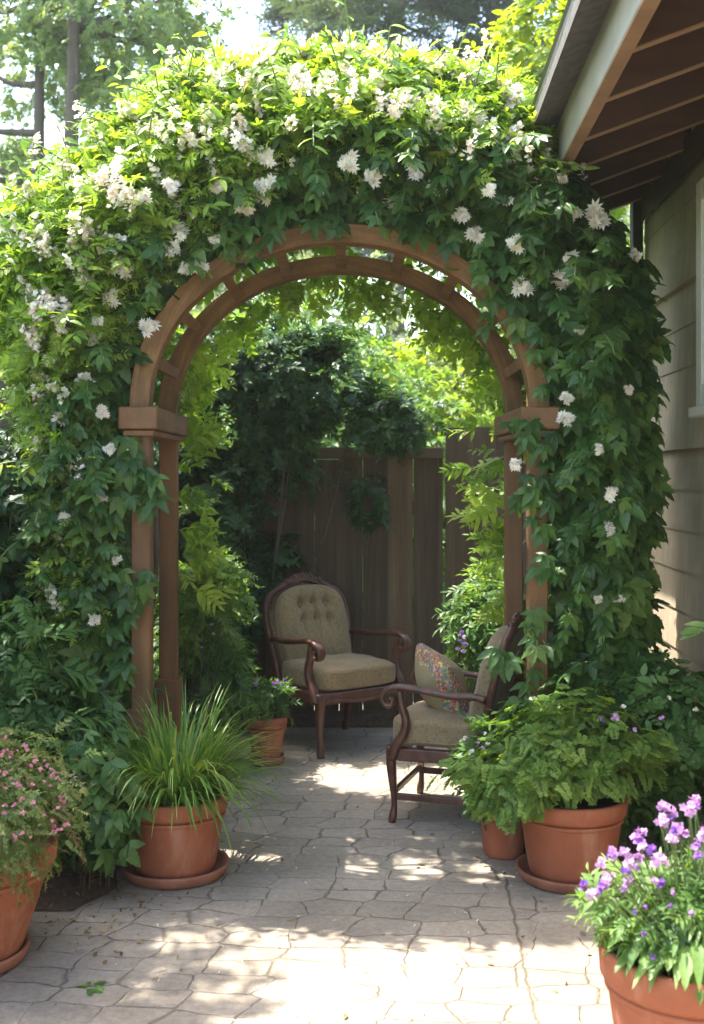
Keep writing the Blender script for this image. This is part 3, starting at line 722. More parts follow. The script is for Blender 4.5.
# shoots that stand up out of the top outline
tops = []
tips = [(213, 26, .30), (172, 60, .25), (82, 118, .2), (36, 150, .25), (58, 150, .2), (486, 44, .30), (425, 62, .2), (345, 46, .2), (262, 52, .2), (235, 62, .2), (130, 112, .2), (395, 50, .2), (300, 56, .18), (460, 80, .2), (510, 96, .2), (540, 140, .2), (10, 190, .25), (0, 240, .2), (192, 84, .2)]
for q_ in range(26):
    px = random.uniform(60, 540); top_y = float(np.interp(px, [0, 58, 112, 160, 205, 262, 340, 430, 490, 528, 566], [212, 172, 132, 98, 74, 66, 62, 70, 88, 120, 168]))
    tips.append((px, top_y - random.uniform(2, 22), random.uniform(.12, .26)))
TP = []; TZ = []; TY = []; TS = []; tipworld = []
for (px, py, ln) in tips:
    x, z = W(px, py); y = 4.85 + random.uniform(-.2, .2); x *= y / 4.75; z = 1.5 + (z - 1.5) * y / 4.75
    tip = np.array([x, y, z]); base = tip + np.array([random.uniform(-.06, .06), random.uniform(-.03, .05), -ln - .12]); tipworld.append(tip)
    pts = [base + (tip - base) * u + np.array([.02 * math.sin(u * 5 + px), 0, 0]) for u in np.linspace(0, 1, 7)]
    shoot_mb = MB(); shoot_mb.tube(pts, [.004, .0038, .0034, .003, .0026, .002, .0015], 5); o = shoot_mb.build('shoot', M['stem'], vine); o.location = (0, -5, 0)
    for u in np.linspace(.1, .97, 11):
        for s_ in (-1, 1):
            TP.append(base + (tip - base) * u); a = random.uniform(-.6, .6)
            TY.append((s_ * math.cos(a), math.sin(a), .75)); TZ.append((0, -.5, 1)); TS.append(.058 * (1.2 - .6 * u) * random.uniform(.8, 1.2))
sets_new.append((T_leaf, np.array(TP), np.array(TZ), np.array(TY), np.array(TS)))
# curtain hanging behind the rear rib, seen through the opening
t = rng.uniform(.02, math.pi - .02, 330); k = len(t); rr = rng.uniform(.88, 1.12, k)
cx = AX + .84 * rr * np.cos(t); cz = 1.78 + .74 * rr * np.sin(t) - rng.uniform(0, .08, k) ** 1.0; cy = rng.uniform(5.42, 5.85, k)
ok = (cy > 5.5) | (rr > .9)
CP = np.column_stack([cx, cy, cz])[ok]; k = len(CP)
sets_new.append((T_sprigw + T_sprig, CP, unit(rdir(k) * .7 + [0, -.4, .5]), rdir(k) * .5 + [0, -.1, -.8], rng.uniform(.10, .19, k)))
# left inner hanging strands and right inner sprays
for (x0, x1, z0, z1, y0, y1, n, sg) in ((-.95, -.72, 1.3, 2.1, 5.42, 5.8, 45, 1), (-.84, -.72, .85, 1.3, 5.42, 5.7, 30, 1), (.60, .84, 1.3, 2.0, 5.42, 5.75, 32, -1), (.66, .82, .85, 1.35, 5.42, 5.7, 30, -1)):
    q = np.column_stack([rng.uniform(x0, x1, n), rng.uniform(y0, y1, n), rng.uniform(z0, z1, n)])
    sets_new.append((T_sprigw + T_spriglance, q, unit(rdir(n) * .5 + [0, -.4, .7]), rdir(n) * .5 + [sg * .6, -.1, -.25], rng.uniform(.11, .19, n)))
# leaves that spill over the front rib and posts
spill = [(250, 205), (262, 225), (150, 300), (230, 230), (290, 210), (320, 212), (420, 220), (450, 232), (480, 250), (500, 270), (545, 340), (548, 380), (540, 440), (535, 470), (545, 520), (540, 560), (530, 610), (545, 650), (532, 500), (124, 470), (126, 500), (150, 480), (145, 575), (126, 590), (122, 620), (124, 440), (122, 660), (520, 420), (525, 690), (512, 660), (160, 500), (530, 320), (520, 300)]
SP = []
for px, py in spill:
    for _ in range(4):
        x, z = W(px + random.gauss(0, 9), py + random.gauss(0, 9)); y = random.uniform(4.50, 4.58); SP.append((x * y / 4.75, y, 1.5 + (z - 1.5) * y / 4.75))
SP = np.array(SP); k = len(SP)
sets_big.append((T_palm, SP, unit(rdir(k) * .35 + [0, -.75, .55]), rdir(k) * .45 + [0, -.1, -.8], rng.uniform(.06, .10, k)))
fo = scatter_multi('foliage', sets_big, M['leaf_big'], vine)
nf = scatter_multi('new_growth', sets_new, M['leaf_new'], vine)
for o in (fo, nf): o.location = (0, -5.0, 0)
# woody stems: up each side then over the top
for sx in (-1, 1):
    for q in range(5):
        pts = []
        for i in range(26):
            u = i / 25
            if u < .5: x = sx * (.93 + .10 * math.sin(q * 2 + u * 9)); z = 1.85 * u * 2
            else:
                t = (u - .5) * 2 * math.pi * .5; x = sx * (.95 * math.cos(t)); z = 1.85 + .86 * math.sin(t)
            pts.append((x + AX, 4.82 + q * .08 + .05 * math.sin(u * 14 + q) - 5, z + .03 * math.sin(u * 20 + q * 3)))
        shoot_pts = pts
        m_ = MB(); m_.tube(pts, [.016 * (1 - .8 * i / 25) + .003 for i in range(26)], 6); m_.build('stem', M['bark'], vine, True)
# blossoms
star_me = [mesh_arrays('blossom', *scatter_arrays([t_], [(0, 0, 0)], [(0, 0, 1)], [(0, 1, 0)], [1.0])) for t_ in T_star]
pan_me = [mesh_arrays('blossom_panicle', *scatter_arrays([t_], [(0, 0, 0)], [(0, 0, 1)], [(0, 1, 0)], [1.0])) for t_ in T_pan]
for me in star_me: me.materials.append(M['petal_white'])
for me in pan_me: me.materials.append(M['petal_blush'])
def put(me, name, pos, nrm, size, parent, off=(0, 0, 0)):
    o = bpy.data.objects.new(name, me); COL.objects.link(o); o.parent = parent
    qz = Vector(nrm).normalized().to_track_quat('Z', 'Y'); o.rotation_mode = 'QUATERNION'; o.rotation_quaternion = qz
    from_spin = random.uniform(0, 6.28)
    o.rotation_quaternion = qz @ Matrix.Rotation(from_spin, 3, 'Z').to_quaternion()
    o.scale = (size,) * 3; o.location = Vector(pos) - Vector(off); return o
stars = [(265, 185, 11), (261, 201, 11), (243, 208, 10), (350, 163, 11), (376, 177, 11), (411, 133, 10), (414, 174, 10), (461, 217, 10), (474, 235, 11), (432, 187, 9), (440, 190, 8), (514, 244, 10), (522, 289, 11), (560, 282, 10), (529, 176, 9), (510, 160, 10), (504, 200, 9), (542, 204, 9), (596, 217, 14), (571, 259, 8), (171, 186, 9), (178, 232, 12), (172, 249, 10), (199, 268, 9), (122, 270, 13), (110, 298, 10), (149, 328, 10), (218, 187, 8), (265, 158, 10), (145, 197, 8), (103, 413, 8), (98, 322, 7), (101, 497, 7), (566, 399, 8), (565, 420, 10), (516, 466, 8), (612, 494, 8), (608, 530, 8), (590, 365, 6), (635, 256, 8), (575, 215, 8), (80, 275, 8), (60, 300, 7), (40, 335, 6), (215, 240, 6), (118, 560, 6), (620, 733, 9), (628, 390, 6), (92, 340, 7), (185, 270, 8), (598, 600, 5), (490, 190, 8), (385, 120, 7), (450, 150, 7), (60, 420, 8), (85, 380, 8), (50, 360, 8), (75, 460, 7), (110, 450, 7), (64, 520, 7), (95, 620, 7), (320, 190, 8), (395, 205, 8), (560, 180, 8), (580, 330, 7), (598, 450, 6), (620, 600, 6)]
nb = 0
for px, py, s_ in stars:
    y = min(4.5, float(surf_y(np.array([W(px, py)]), 1.15)[0])); k_ = y / 1150
    put(random.choice(star_me), 'blossom', ((px - 352) * k_, y, 1.5 + (475 - py) * k_), (random.uniform(-.4, .4), -1, random.uniform(.1, .8)), s_ * 1.15 * k_, vine, (0, 5, 0)); nb += 1
for tp in tipworld:
    put(random.choice(pan_me), 'blossom', tp - np.array([0, 0, .02]), (random.uniform(-.3, .3), random.uniform(-.3, .1), 1), random.uniform(.05, .075), vine, (0, 5, 0)); nb += 1
pans = [(170, 150), (150, 135), (125, 120), (205, 95), (240, 85), (282, 120), (290, 108), (325, 90), (345, 68), (370, 60), (352, 88), (265, 128), (240, 128), (180, 160), (165, 140), (20, 235), (90, 240), (60, 245), (10, 278), (430, 105), (470, 128), (505, 110), (445, 128), (420, 80), (30, 205), (95, 195)]
for px, py in pans:
    y = float(surf_y(np.array([W(px, py)]), 1.12)[0]); k_ = y / 1150
    put(random.choice(pan_me), 'blossom', ((px - 352) * k_, y, 1.5 + (475 - py) * k_), (random.uniform(-.4, .4), -.6, .9), random.uniform(.055, .085), vine, (0, 5, 0)); nb += 1
P, P3, NN, d, do, di = vine_surface(5200, 1.08, 1.22); fp = fine_prob(P); sel = np.where((rng.random(len(P)) < fp) & (lump(P, 15, 21) > .12))[0][:800]; k = len(sel)
bm_ = scatter('blossom_mass', [cluster_flower(i + 40, 9, .9, .42, 5, .4) for i in range(4)], P3[sel], unit(NN[sel] * .6 + [0, 0, .8] + rdir(k) * .3), rdir(k), rng.uniform(.04, .08, k), M['petal_blush'], vine)
bm_.location = (0, -5, 0); bm_['kind'] = 'stuff'

# ================================================================== POTS
def pot_parts(t, rt, rb, h, saucer=None, sr=None):
    hb = .02 if saucer else .0; rw = .012; lip = .055 * h / .3
    prof = [(0, hb), (rb - .006, hb), (rb, hb + .006)]
    n = 8
    for i in range(1, n + 1):
        u = i / n; prof.append((rb + (rt * .93 - rb) * u ** .9, hb + (h - lip - hb) * u))
    prof += [(rt * .93 + .004, h - lip - .012), (rt - .004, h - lip + .0), (rt, h - lip + .006), (rt + .003, h - .012), (rt, h - .002), (rt - .006, h), (rt - rw - .006, h), (rt - rw - .010, h - .006), (rt * .87, h - lip), (rt * .8, h * .5)]
    m_ = MB(); m_.lathe(prof, 56); m_.lathe([(rt * .93 * .995 + .002, h - lip - .028), (rt * .93 + .0045, h - lip - .024), (rt * .93 + .0045, h - lip - .018), (rt * .93, h - lip - .014)], 56)
    pt = m_.build('pot', M['terracotta'], t, True)
    v = [(0, 0, h - .03)]; k = 40; rr = rt * .9
    m_ = MB(); m_.lathe([(0, h - .022), (rr * .3, h - .026), (rr * .6, h - .03), (rr, h - .034)], 40); m_.build('soil', M['soil'], t, True)
    if saucer:
        m_ = MB(); m_.lathe([(0, .002), (sr * .86, .002), (sr * .93, .008), (sr, .040), (sr, .046), (sr - .012, .046), (sr * .88, .016), (0, .016)], 56)
        m_.build('saucer', M['saucer'], t, True)
def stems_mesh(t, bases_tips, r0=.003, m='stem'):
    m_ = MB()
    for b_, tp in bases_tips:
        b_ = np.array(b_); tp = np.array(tp); mid = (b_ + tp) / 2 + np.array([random.uniform(-.02, .02), random.uniform(-.02, .02), .03])
        m_.tube([b_, mid, tp], [r0, r0 * .8, r0 * .5], 4, cap=False)
    return m_.build('stems', M[m], t)
def flower_me(T, matname, nm):
    out = []
    for t_ in T:
        me = mesh_arrays(nm, *scatter_arrays([t_], [(0, 0, 0)], [(0, 0, 1)], [(0, 1, 0)], [1.0])); me.materials.append(M[matname]); out.append(me)
    return out
FL = {k_: flower_me(T_head, v_, 'flower') for k_, v_ in (('purple', 'petal_purple'), ('lilac', 'petal_lilac'), ('pink', 'petal_pink'), ('white', 'petal_white'))}
def flowers(t, kinds, pts, size, nrm=None):
    for p in pts:
        n_ = nrm or (random.uniform(-.6, .6), random.uniform(-.9, .1), .8)
        put(random.choice(FL[random.choice(kinds)]), 'flower', p, n_, size * random.uniform(.75, 1.2), t)

# 1 grass pot
g = thing('potted_grass', 'terracotta pot of long arching grass beside the left arch post', 'potted plant', (-.665, 4.33, 0))
pot_parts(g, .198, .148, .305, True, .203)
V = []; LV = []; LT = []; RN = []
for i in range(760):
    a = random.uniform(0, 2 * math.pi); r0 = .12 * math.sqrt(random.random()); el = R(random.triangular(25, 88, 64)); L = random.uniform(.28, .54); wd = random.uniform(.0035, .008)
    a2 = a + random.uniform(-.5, .5); p = np.array([r0 * math.cos(a) + .01, r0 * math.sin(a), .27]); L *= .88; seg = 7; dr = np.array([math.cos(a2) * math.cos(el), math.sin(a2) * math.cos(el), math.sin(el)]); side = np.array([-math.sin(a2), math.cos(a2), 0])
    b0 = len(V); bend = random.uniform(.10, .26)
    for s_ in range(seg + 1):
        ww = wd * (1 - (s_ / seg) ** 2) + .0004; V += [p - side * ww, p + side * ww]
        p = p + dr * L / seg; dr = unit(dr + np.array([0, 0, -bend * (1 + s_ * .2)]))
    rn = random.random() ** 1.4
    for s_ in range(seg): q = b0 + 2 * s_; LV += [q, q + 1, q + 3, q + 2]; LT.append(4); RN.append(rn)
link('foliage', mesh_arrays('foliage', np.array(V), np.array(LV), np.array(LT), np.array(RN)), M['grass'], g)

# 2 ferny pot (right)
g = thing('potted_fern', 'large terracotta pot of feathery green foliage against the right arch post', 'potted plant', (.815, 4.28, 0))
pot_parts(g, .203, .152, .31, True, .205)
P, Z, Y, S = blob([(-.20, -.02, .43, .20, .18, .10), (.0, .05, .52, .22, .16, .12), (.18, 0, .45, .14, .12, .09), (-.05, -.08, .42, .20, .12, .08), (-.25, -.08, .38, .12, .1, .08)], 1350, .062, clump=.24, nclump=60, droop=.05, upz=.9)
scatter('foliage', T_frond, P, Z, Y, S, M['fern'], g)
stems_mesh(g, [((0, 0, .28), tuple(P[i])) for i in range(0, len(P), 12)], .0025)
g = thing('potted_perennial', 'small terracotta pot with lilac flowers tucked behind the ferny pot', 'potted plant', (.60, 4.55, 0))
pot_parts(g, .10, .078, .20)
P, Z, Y, S = blob([(-.02, 0, .38, .11, .12, .15), (.0, 0, .3, .11, .12, .08)], 190, .12, droop=.1)
scatter('foliage', T_sprigw, P, Z, Y, S, M['leaf_mid'], g)
stems_mesh(g, [((0, 0, .18), tuple(P[i])) for i in range(0, len(P), 12)], .0025)
flowers(g, ['lilac', 'white'], [(-.13, -.22, .49), (-.10, -.21, .52), (-.15, -.22, .455), (-.09, -.22, .485), (-.17, -.2, .505), (-.04, -.23, .48), (-.11, -.22, .47)], .024)

# 3 pink pot left foreground
g = thing('potted_pink_flowers', 'terracotta pot of bronzy foliage and pink flowers at the left edge', 'potted plant', (-1.19, 3.55, 0))
pot_parts(g, .27, .16, .37, True, .19)
P, Z, Y, S = blob([(0, 0, .48, .29, .28, .2), (.08, -.08, .44, .20, .2, .14)], 1900, .10, clump=.22, nclump=60, droop=.0, upz=.7)
scatter('foliage', T_sprigfine, P, Z, Y, S, M['leaf_bronze'], g)
fp_ = []
for i in range(85):
    a = random.uniform(-.6, 1.2); e = random.uniform(-.1, 1.2); fp_.append((.35 * math.cos(a) * math.cos(e), -.34 * math.sin(a + .5) * math.cos(e), .47 + .24 * math.sin(e)))
flowers(g, ['pink'], fp_, .0145)

# 4 purple pot right foreground
g = thing('potted_purple_flowers', 'terracotta pot of tall lilac flowers in the right foreground', 'potted plant', (.80, 2.72, 0))
pot_parts(g, .21, .15, .385)
P, Z, Y, S = blob([(0, 0, .49, .14, .14, .09), (-.06, .02, .48, .15, .12, .06)], 380, .085, droop=.1, upz=.8)
sets = [(T_spriglance, P, Z, Y, S)]
k = 110; a = rng.uniform(0, 6.28, k); q = np.column_stack([.15 * np.cos(a), .15 * np.sin(a), rng.uniform(.40, .47, k)])
sets.append((T_leaf + T_lance, q, np.column_stack([np.cos(a) * .3, np.sin(a) * .3, np.ones(k)]), np.column_stack([np.cos(a), np.sin(a), rng.uniform(-.5, .3, k)]), rng.uniform(.06, .11, k)))
scatter_multi('foliage', sets, M['leaf_fresh'], g)
ft = []
k_ = 2.65 / 1150
for px, py in [(612, 845), (605, 850), (625, 862), (640, 850), (650, 842), (655, 855), (664, 825), (668, 838), (676, 820), (688, 812), (694, 825), (700, 812), (682, 835), (690, 842), (636, 868), (645, 875), (628, 880), (700, 850), (608, 888), (600, 900), (596, 880), (712, 840), (720, 820), (730, 850), (715, 870)]:
    ft.append(((px - 352) * k_ - .80 + random.uniform(-.01, .01), random.uniform(-.14, .0), 1.5 + (475 - py) * k_))
ft += [(a + random.uniform(-.02, .02), b + random.uniform(-.03, .03), c + random.uniform(-.02, .015)) for a, b, c in ft[:22]]
flowers(g, ['lilac', 'lilac', 'purple'], ft, .034, None)
small = [((px - 352) * k_ - .80, random.uniform(-.2, -.14), 1.5 + (475 - py) * k_) for px, py in [(620, 892), (632, 888), (664, 880), (661, 893), (631, 915), (637, 935), (680, 900), (700, 890)]]
flowers(g, ['purple'], small, .016, None)
stems_mesh(g, [((p[0] * .35, p[1] * .4, .34), p) for p in ft + small] + [((p[0] * .3 + .02, p[1] * .3, .34), (p[0] + .01, p[1] + .03, p[2] - .02)) for p in ft], .0022)

# 5 rear small pot
g = thing('potted_violet_flowers', 'small terracotta pot of dark purple flowers by the tufted armchair', 'potted plant', (-.445, 5.98, 0))
pot_parts(g, .108, .07, .25, True, .095)
P, Z, Y, S = blob([(-.01, 0, .35, .10, .10, .09)], 120, .09, droop=.1)
scatter('foliage', T_spriglance, P, Z, Y, S, M['leaf_mid'], g)
stems_mesh(g, [((0, 0, .23), tuple(P[i])) for i in range(0, len(P), 10)], .0025)
vf = [(.07, -.13, .45), (.09, -.12, .43), (.05, -.14, .435), (-.07, -.14, .42), (-.04, -.15, .44), (-.08, -.13, .40), (.10, -.12, .455)]
stems_mesh(g, [((0, -.02, .23), p) for p in vf], .002)
flowers(g, ['purple'], vf, .026)

# ================================================================== ARMCHAIRS
def cushion(w_, d_, h_, tufts=(), n=28, p=5, crown=.25, pleat=0):
    """centre origin, w along x, d along y, h along z; +z face may be tufted"""
    verts = []; faces = []; key = {}
    def vid(a):
        k = tuple(np.round(a, 5))
        if k not in key:
            key[k] = len(verts); x, y, z = a
            r = (abs(x) ** p + abs(y) ** p + abs(z) ** p) ** (1 / p); x, y, z = x / r, y / r, z / r
            cz = 1 + crown * (1 - x * x) * (1 - y * y)
            X, Y, Z = x * w_ / 2, y * d_ / 2, z * h_ / 2 * cz
            if z > .3:
                for (tx, ty) in tufts:
                    dd = math.hypot(X - tx, Y - ty); Z -= .030 * math.exp(-(dd / .022) ** 2) + .016 * math.exp(-(dd / .05) ** 2)
                    Z -= .009 * math.exp(-((X - tx) / .007) ** 2) * math.exp(-((Y - ty) / .11) ** 2) 
                Z += .0025 * math.sin(X * 31 + Y * 17) + .002 * math.sin(Y * 43)
            verts.append((X, Y, Z))
        return key[k]
    for ax in range(3):
        for sg in (-1, 1):
            for i in range(n):
                for j in range(n):
                    q = []
                    for (a, b_) in ((i, j), (i + 1, j), (i + 1, j + 1), (i, j + 1)):
                        c = [0, 0, 0]; c[ax] = sg; c[(ax + 1) % 3] = -1 + 2 * a / n; c[(ax + 2) % 3] = -1 + 2 * b_ / n; q.append(vid(np.array(c, float)))
                    faces.append(tuple(q) if sg > 0 else tuple(q[::-1]))
    return verts, faces
def make_chair():
    t = thing('armchair', 'x', 'armchair', group='carved mahogany armchairs on the patio')
    wood = M['mahogany']
    # seat rail frame
    m_ = MB(); m_.box(-.29, .29, -.275, -.225, .275, .335, bev=.006); m_.box(-.26, .26, .19, .235, .275, .335, bev=.006)
    for sx in (-1, 1): m_.box(min(sx * .285, sx * .235), max(sx * .285, sx * .235), -.2249, .1899, .278, .332, bev=.005)
    sr = m_.build('seat_rail', wood, t)
    m_ = MB(); m_.sweep([(x, -.279 - .004 * math.cos(x * 9), .292 - .012 * math.cos(x * 10)) for x in np.linspace(-.24, .24, 24)], (0, 1, 0), .012, .018, 8); m_.build('apron_moulding', wood, sr, True)
    # legs
    for sx in (-1, 1):
        pts = spline([(sx * .262, -.25, .335), (sx * .266, -.256, .27), (sx * .262, -.25, .18), (sx * .255, -.244, .08), (sx * .260, -.255, .0)], 5); n = len(pts)
        wl = [.060, .062, .058, .054, .05, .048, .048, .046, .044, .042, .039, .036, .033, .030, .028, .028, .030, .036, .040, .038, .034][:n]
        m_ = MB(); m_.sweep([tuple(p) for p in pts], (1, 0, 0), wl, wl, 10, 3.2); m_.build('leg', wood, t, True)
        pts = spline([(sx * .25, .205, .33), (sx * .25, .21, .2), (sx * .252, .25, .0)], 6)
        m_ = MB(); m_.sweep([tuple(p) for p in pts], (1, 0, 0), .036, .036, 8); m_.build('leg', wood, t, True)
        m_ = MB(); m_.box(sx * .25 - .011, sx * .25 + .011, -.235, .225, .10, .128, bev=.003); m_.build('stretcher', wood, t)
    m_ = MB(); m_.box(-.242, .242, -.252, -.230, .125, .150, bev=.003); m_.build('stretcher', wood, t)
    m_ = MB(); m_.box(-.242, .242, .215, .237, .125, .150, bev=.003); m_.build('stretcher', wood, t)
    # back frame in a tilted plane
    tilt = R(16); up = Vector((0, math.sin(tilt), math.cos(tilt))); org = Vector((0, .175, .32)); nrm = Vector((0, -math.cos(tilt), math.sin(tilt)))
    def bp(x, h, o=0): return org + Vector((x, 0, 0)) + up * h + nrm * o
    path = [(-.245, .0), (-.25, .15), (-.268, .32), (-.262, .43), (-.225, .495), (-.16, .53), (-.08, .57), (0, .588), (.08, .57), (.16, .53), (.225, .495), (.262, .43), (.268, .32), (.25, .15), (.245, .0)]
    pp = spline([tuple(bp(x, h)) for x, h in path], 6); L = len(pp)
    thk = [.036 + .016 * math.exp(-((i - L / 2) / (L * .12)) ** 2) + .004 * math.sin(i * 1.1) * (abs(i - L / 2) < L * .25) for i in range(L)]
    m_ = MB(); m_.sweep([tuple(p) for p in pp], tuple(nrm), .042, thk, 10, 2.6); bf = m_.build('back_frame', wood, t, True)
    pp2 = spline([tuple(bp(x * .93, h * .965 + .0, .022)) for x, h in path[3:12]], 6)
    m_ = MB(); m_.sweep([tuple(p) for p in pp2], tuple(nrm), .014, .012, 8, 2); 
    for i, q in enumerate(np.linspace(-.11, .11, 9)):   # carved crest of small lobes
        c = bp(q, .600 - (q / .11) ** 2 * .032, .012); r_ = .013 if i % 2 else .018
        pts_ = [tuple(c + up * dz) for dz in (-r_, -r_ * .6, 0, r_ * .6, r_)]; m_.tube(pts_, [.002, r_ * .8, r_, r_ * .8, .002], 8)
    m_.build('crest_carving', wood, bf, True)
    m_ = MB(); v = [tuple(bp(x, h, -.012)) for x, h in [(-.24, .02), (.24, .02), (.255, .32), (.245, .42), (.15, .52), (0, .57), (-.15, .52), (-.245, .42), (-.255, .32)]]
    v2 = [tuple(Vector(q) + nrm * -.008) for q in v]; k = len(v); m_.add(v + v2, [tuple(range(k)), tuple(range(k, 2 * k))[::-1]] + [(i, i + k, (i + 1) % k + k, (i + 1) % k) for i in range(k)]); m_.build('back_panel', M['fabric'], t)
    # back cushion
    vv, ff = cushion(.455, .455, .10, [(-.085, .03), (0, .03), (.085, .03), (-.085, .125), (.085, .125), (0, .125)], 44, 4.5, .5)
    out = []
    for x, y, z in vv:
        yy = y + (1 - (x / .23) ** 2) * .045 if y > 0 else y
        out.append(tuple(bp(x * (1 - .0 * y), yy + .262, z + .045)))
    m_ = MB(); m_.add(out, ff); bc = m_.build('back_cushion', M['fabric'], t, True)
    m_ = MB()
    for tx, ty in [(-.085, .03), (0, .03), (.085, .03), (-.085, .125), (.085, .125), (0, .125)]:
        c = bp(tx, ty + .031 + .262 - .004, .045 + .05 * 1.25 - .034); m_.tube([tuple(c + nrm * dz) for dz in (-.006, 0, .004, .006)], [.009, .011, .007, .001], 10)
    m_.build('buttons', M['fabric'], bc, True)
    # seat cushion
    vv, ff = cushion(.525, .46, .125, (), 24, 6, .22)
    m_ = MB(); m_.add([(x, y - .045, z + .398) for x, y, z in vv], ff); sc = m_.build('seat_cushion', M['fabric'], t, True)
    m_ = MB(); k = 80
    for zz in (.360, .432):
        pts = []
        for i in range(k + 1):
            a = 2 * math.pi * i / k; c, s_ = math.cos(a), math.sin(a); r_ = (abs(c) ** 6 + abs(s_) ** 6) ** (-1 / 6); pts.append((r_ * c * .2585, r_ * s_ * .226 - .045, zz))
        m_.tube(pts, .0045, 6, cap=False)
    m_.build('piping', M['fabric'], sc, True)
    # arms
    for sx in (-1, 1):
        xs = sx * .285
        top = [(.225, .565), (.16, .575), (.06, .575), (-.06, .588), (-.16, .600), (-.235, .600), (-.282, .578), (-.295, .545), (-.275, .520), (-.248, .525), (-.243, .545), (-.258, .553)]
        pp = spline([(xs - sx * .012 * (y_ > .1), y_, z_) for y_, z_ in top], 5); L = len(pp)
        th = [.030 if i < L * .6 else .030 - .014 * (i - L * .6) / (L * .4) for i in range(L)]; wd = [.040 + .016 * math.exp(-((i - L * .5) / (L * .22)) ** 2) for i in range(L)]
        m_ = MB(); m_.sweep([tuple(p) for p in pp], (1, 0, 0), wd, th, 12, 2.6)
        sup = spline([(xs, -.205, .585), (xs, -.195, .52), (xs, -.175, .46), (xs, -.185, .40), (xs, -.225, .345), (xs, -.25, .285)], 5); Ls = len(sup)
        ar = m_.build('arm', wood, t, True)
        m_ = MB(); m_.sweep([tuple(p) for p in sup], (1, 0, 0), [.040 + .012 * (i / Ls) for i in range(Ls)], [.034 + .020 * (i / Ls) for i in range(Ls)], 12, 2.6); m_.build('arm_support', wood, ar, True)
    return t
def copy_tree(o, parent=None):
    c = o.copy(); COL.objects.link(c); c.parent = parent
    for ch in list(o.children): copy_tree(ch, c)
    return c
chA = make_chair()
chB = copy_tree(chA)
for c_ in list(chA.children):
    if c_.name.startswith('stretcher'): bpy.data.objects.remove(c_)
chA.location = (-.10, 6.44, 0); chA.rotation_euler = (0, 0, R(36)); chA.scale = (1.02, 1, 1.02)
chA['label'] = 'armchair with tufted olive back cushion facing forward against the dark fence'
chB.location = (.455, 5.13, 0); chB.rotation_euler = (0, 0, R(-108)); chB.scale = (.92, .86, .98)
chB['label'] = 'armchair seen from the side in the arch opening, holding the embroidered pillow'
vv, ff = cushion(.36, .34, .12, (), 24, 7, .9)
pv = []
for x, y, z in vv:
    ex = max(abs(x) / .18, abs(y) / .17); zz = z * max(.12, 1 - ex ** 3 * .85); pinch = 1 - .06 * (1 - min(1, abs(abs(x) / .18 - abs(y) / .17) * 2)) * 0; pv.append((x, zz, y))
pil = link('throw_pillow', pymesh('throw_pillow', pv, ff, True), M['pillow'])
tag(pil, 'square olive pillow with colourful embroidered flower border on the side-facing armchair', 'pillow')
pil.scale = (.95, .9, .95)
pil.location = (.40, 5.15, .565); pil.rotation_euler = (R(24), R(12), R(-72))

# ================================================================== SHRUBS
def shrub(name, label, cat, loc, ells, n, size, T, m, stem_r=.008, nstem=14, group=None, clump=.16, ncl=40, **kw):
    t = thing(name, label, cat, loc, 0, group)
    P, Z, Y, S = blob(ells, n, size, clump, ncl, **kw)
    scatter('foliage', T, P, Z, Y, S, M[m], t)
    mb = MB(); z_base = 0
    for i in range(nstem):
        q = P[random.randrange(len(P))]; b_ = np.array([random.uniform(-.06, .06), random.uniform(-.06, .06), 0.0]); mid = b_ * .4 + q * .6 + np.array([0, 0, -.12 * q[2]])
        pts = spline([tuple(b_), tuple(b_ * .9 + np.array([q[0] * .15, q[1] * .15, q[2] * .35])), tuple(mid), tuple(q)], 4); L = len(pts)
        mb.tube([tuple(p) for p in pts], [stem_r * (1 - .75 * j / L) for j in range(L)], 6)
    mb.build('stem', M['bark'], t, True)
    return t
# big dark shrub in the rear corner
shrub('corner_shrub', 'large dark shrub in the rear corner arching over the board fence', 'shrub', (-.62, 6.82, 0),
      [(-.1, -.05, 1.9, .50, .30, .50), (.45, .02, 2.0, .40, .24, .20), (.85, .0, 1.84, .28, .2, .12), (-.35, -.1, 1.3, .35, .3, .6), (.2, -.1, 2.15, .35, .25, .22)],
      2700, .12, T_sprigw, 'leaf_dark', .016, 7, ncl=120, clump=.2, droop=.35)
shrub('low_shrub', 'low dark leafy shrub behind the tufted armchair, under the corner shrub', 'shrub', (-.84, 6.82, 0),
      [(0, 0, .75, .36, .2, .36), (-.25, -.05, .5, .35, .25, .42), (.2, .05, .95, .25, .15, .2)], 1500, .14, T_sprigw, 'leaf_dark', .01, 12, ncl=60, clump=.2)
shrub('trailing_shrub', 'thin leafy spray hanging down the face of the board fence', 'shrub', (-.02, 7.02, 0), [(.12, -.02, 1.38, .10, .06, .16)], 60, .11, T_sprigw, 'leaf_dark', .006, 4)
# left-hand shrubs
shrub('left_shrub', 'dense dark green shrub at the left edge against the side fence', 'shrub', (-1.62, 5.0, 0),
      [(0, 0, 1.25, .36, .4, .42), (.1, -.05, .75, .42, .4, .5), (-.05, 0, .35, .42, .38, .38), (.25, .1, .45, .3, .3, .4)], 2800, .15, T_sprig + T_sprigw, 'leaf_dark', .012, 14, ncl=100, clump=.22)
shrub('feathery_shrub', 'mid green feathery shrub low at the left edge beneath the vine', 'shrub', (-1.42, 4.35, 0),
      [(0, 0, .55, .26, .25, .42), (.1, 0, .3, .25, .22, .28)], 900, .14, T_sprig + T_spriglance, 'leaf_mid', .008, 12, ncl=50, clump=.24)
t = shrub('leafy_plant', 'broad leaved green plant tucked between grass pot and vine', 'plant', (-.93, 4.12, 0), [(0, 0, .40, .13, .12, .16), (.05, -.03, .26, .12, .1, .12)], 150, .085, T_tri + T_palm, 'leaf_mid', .004, 10, clump=.3)
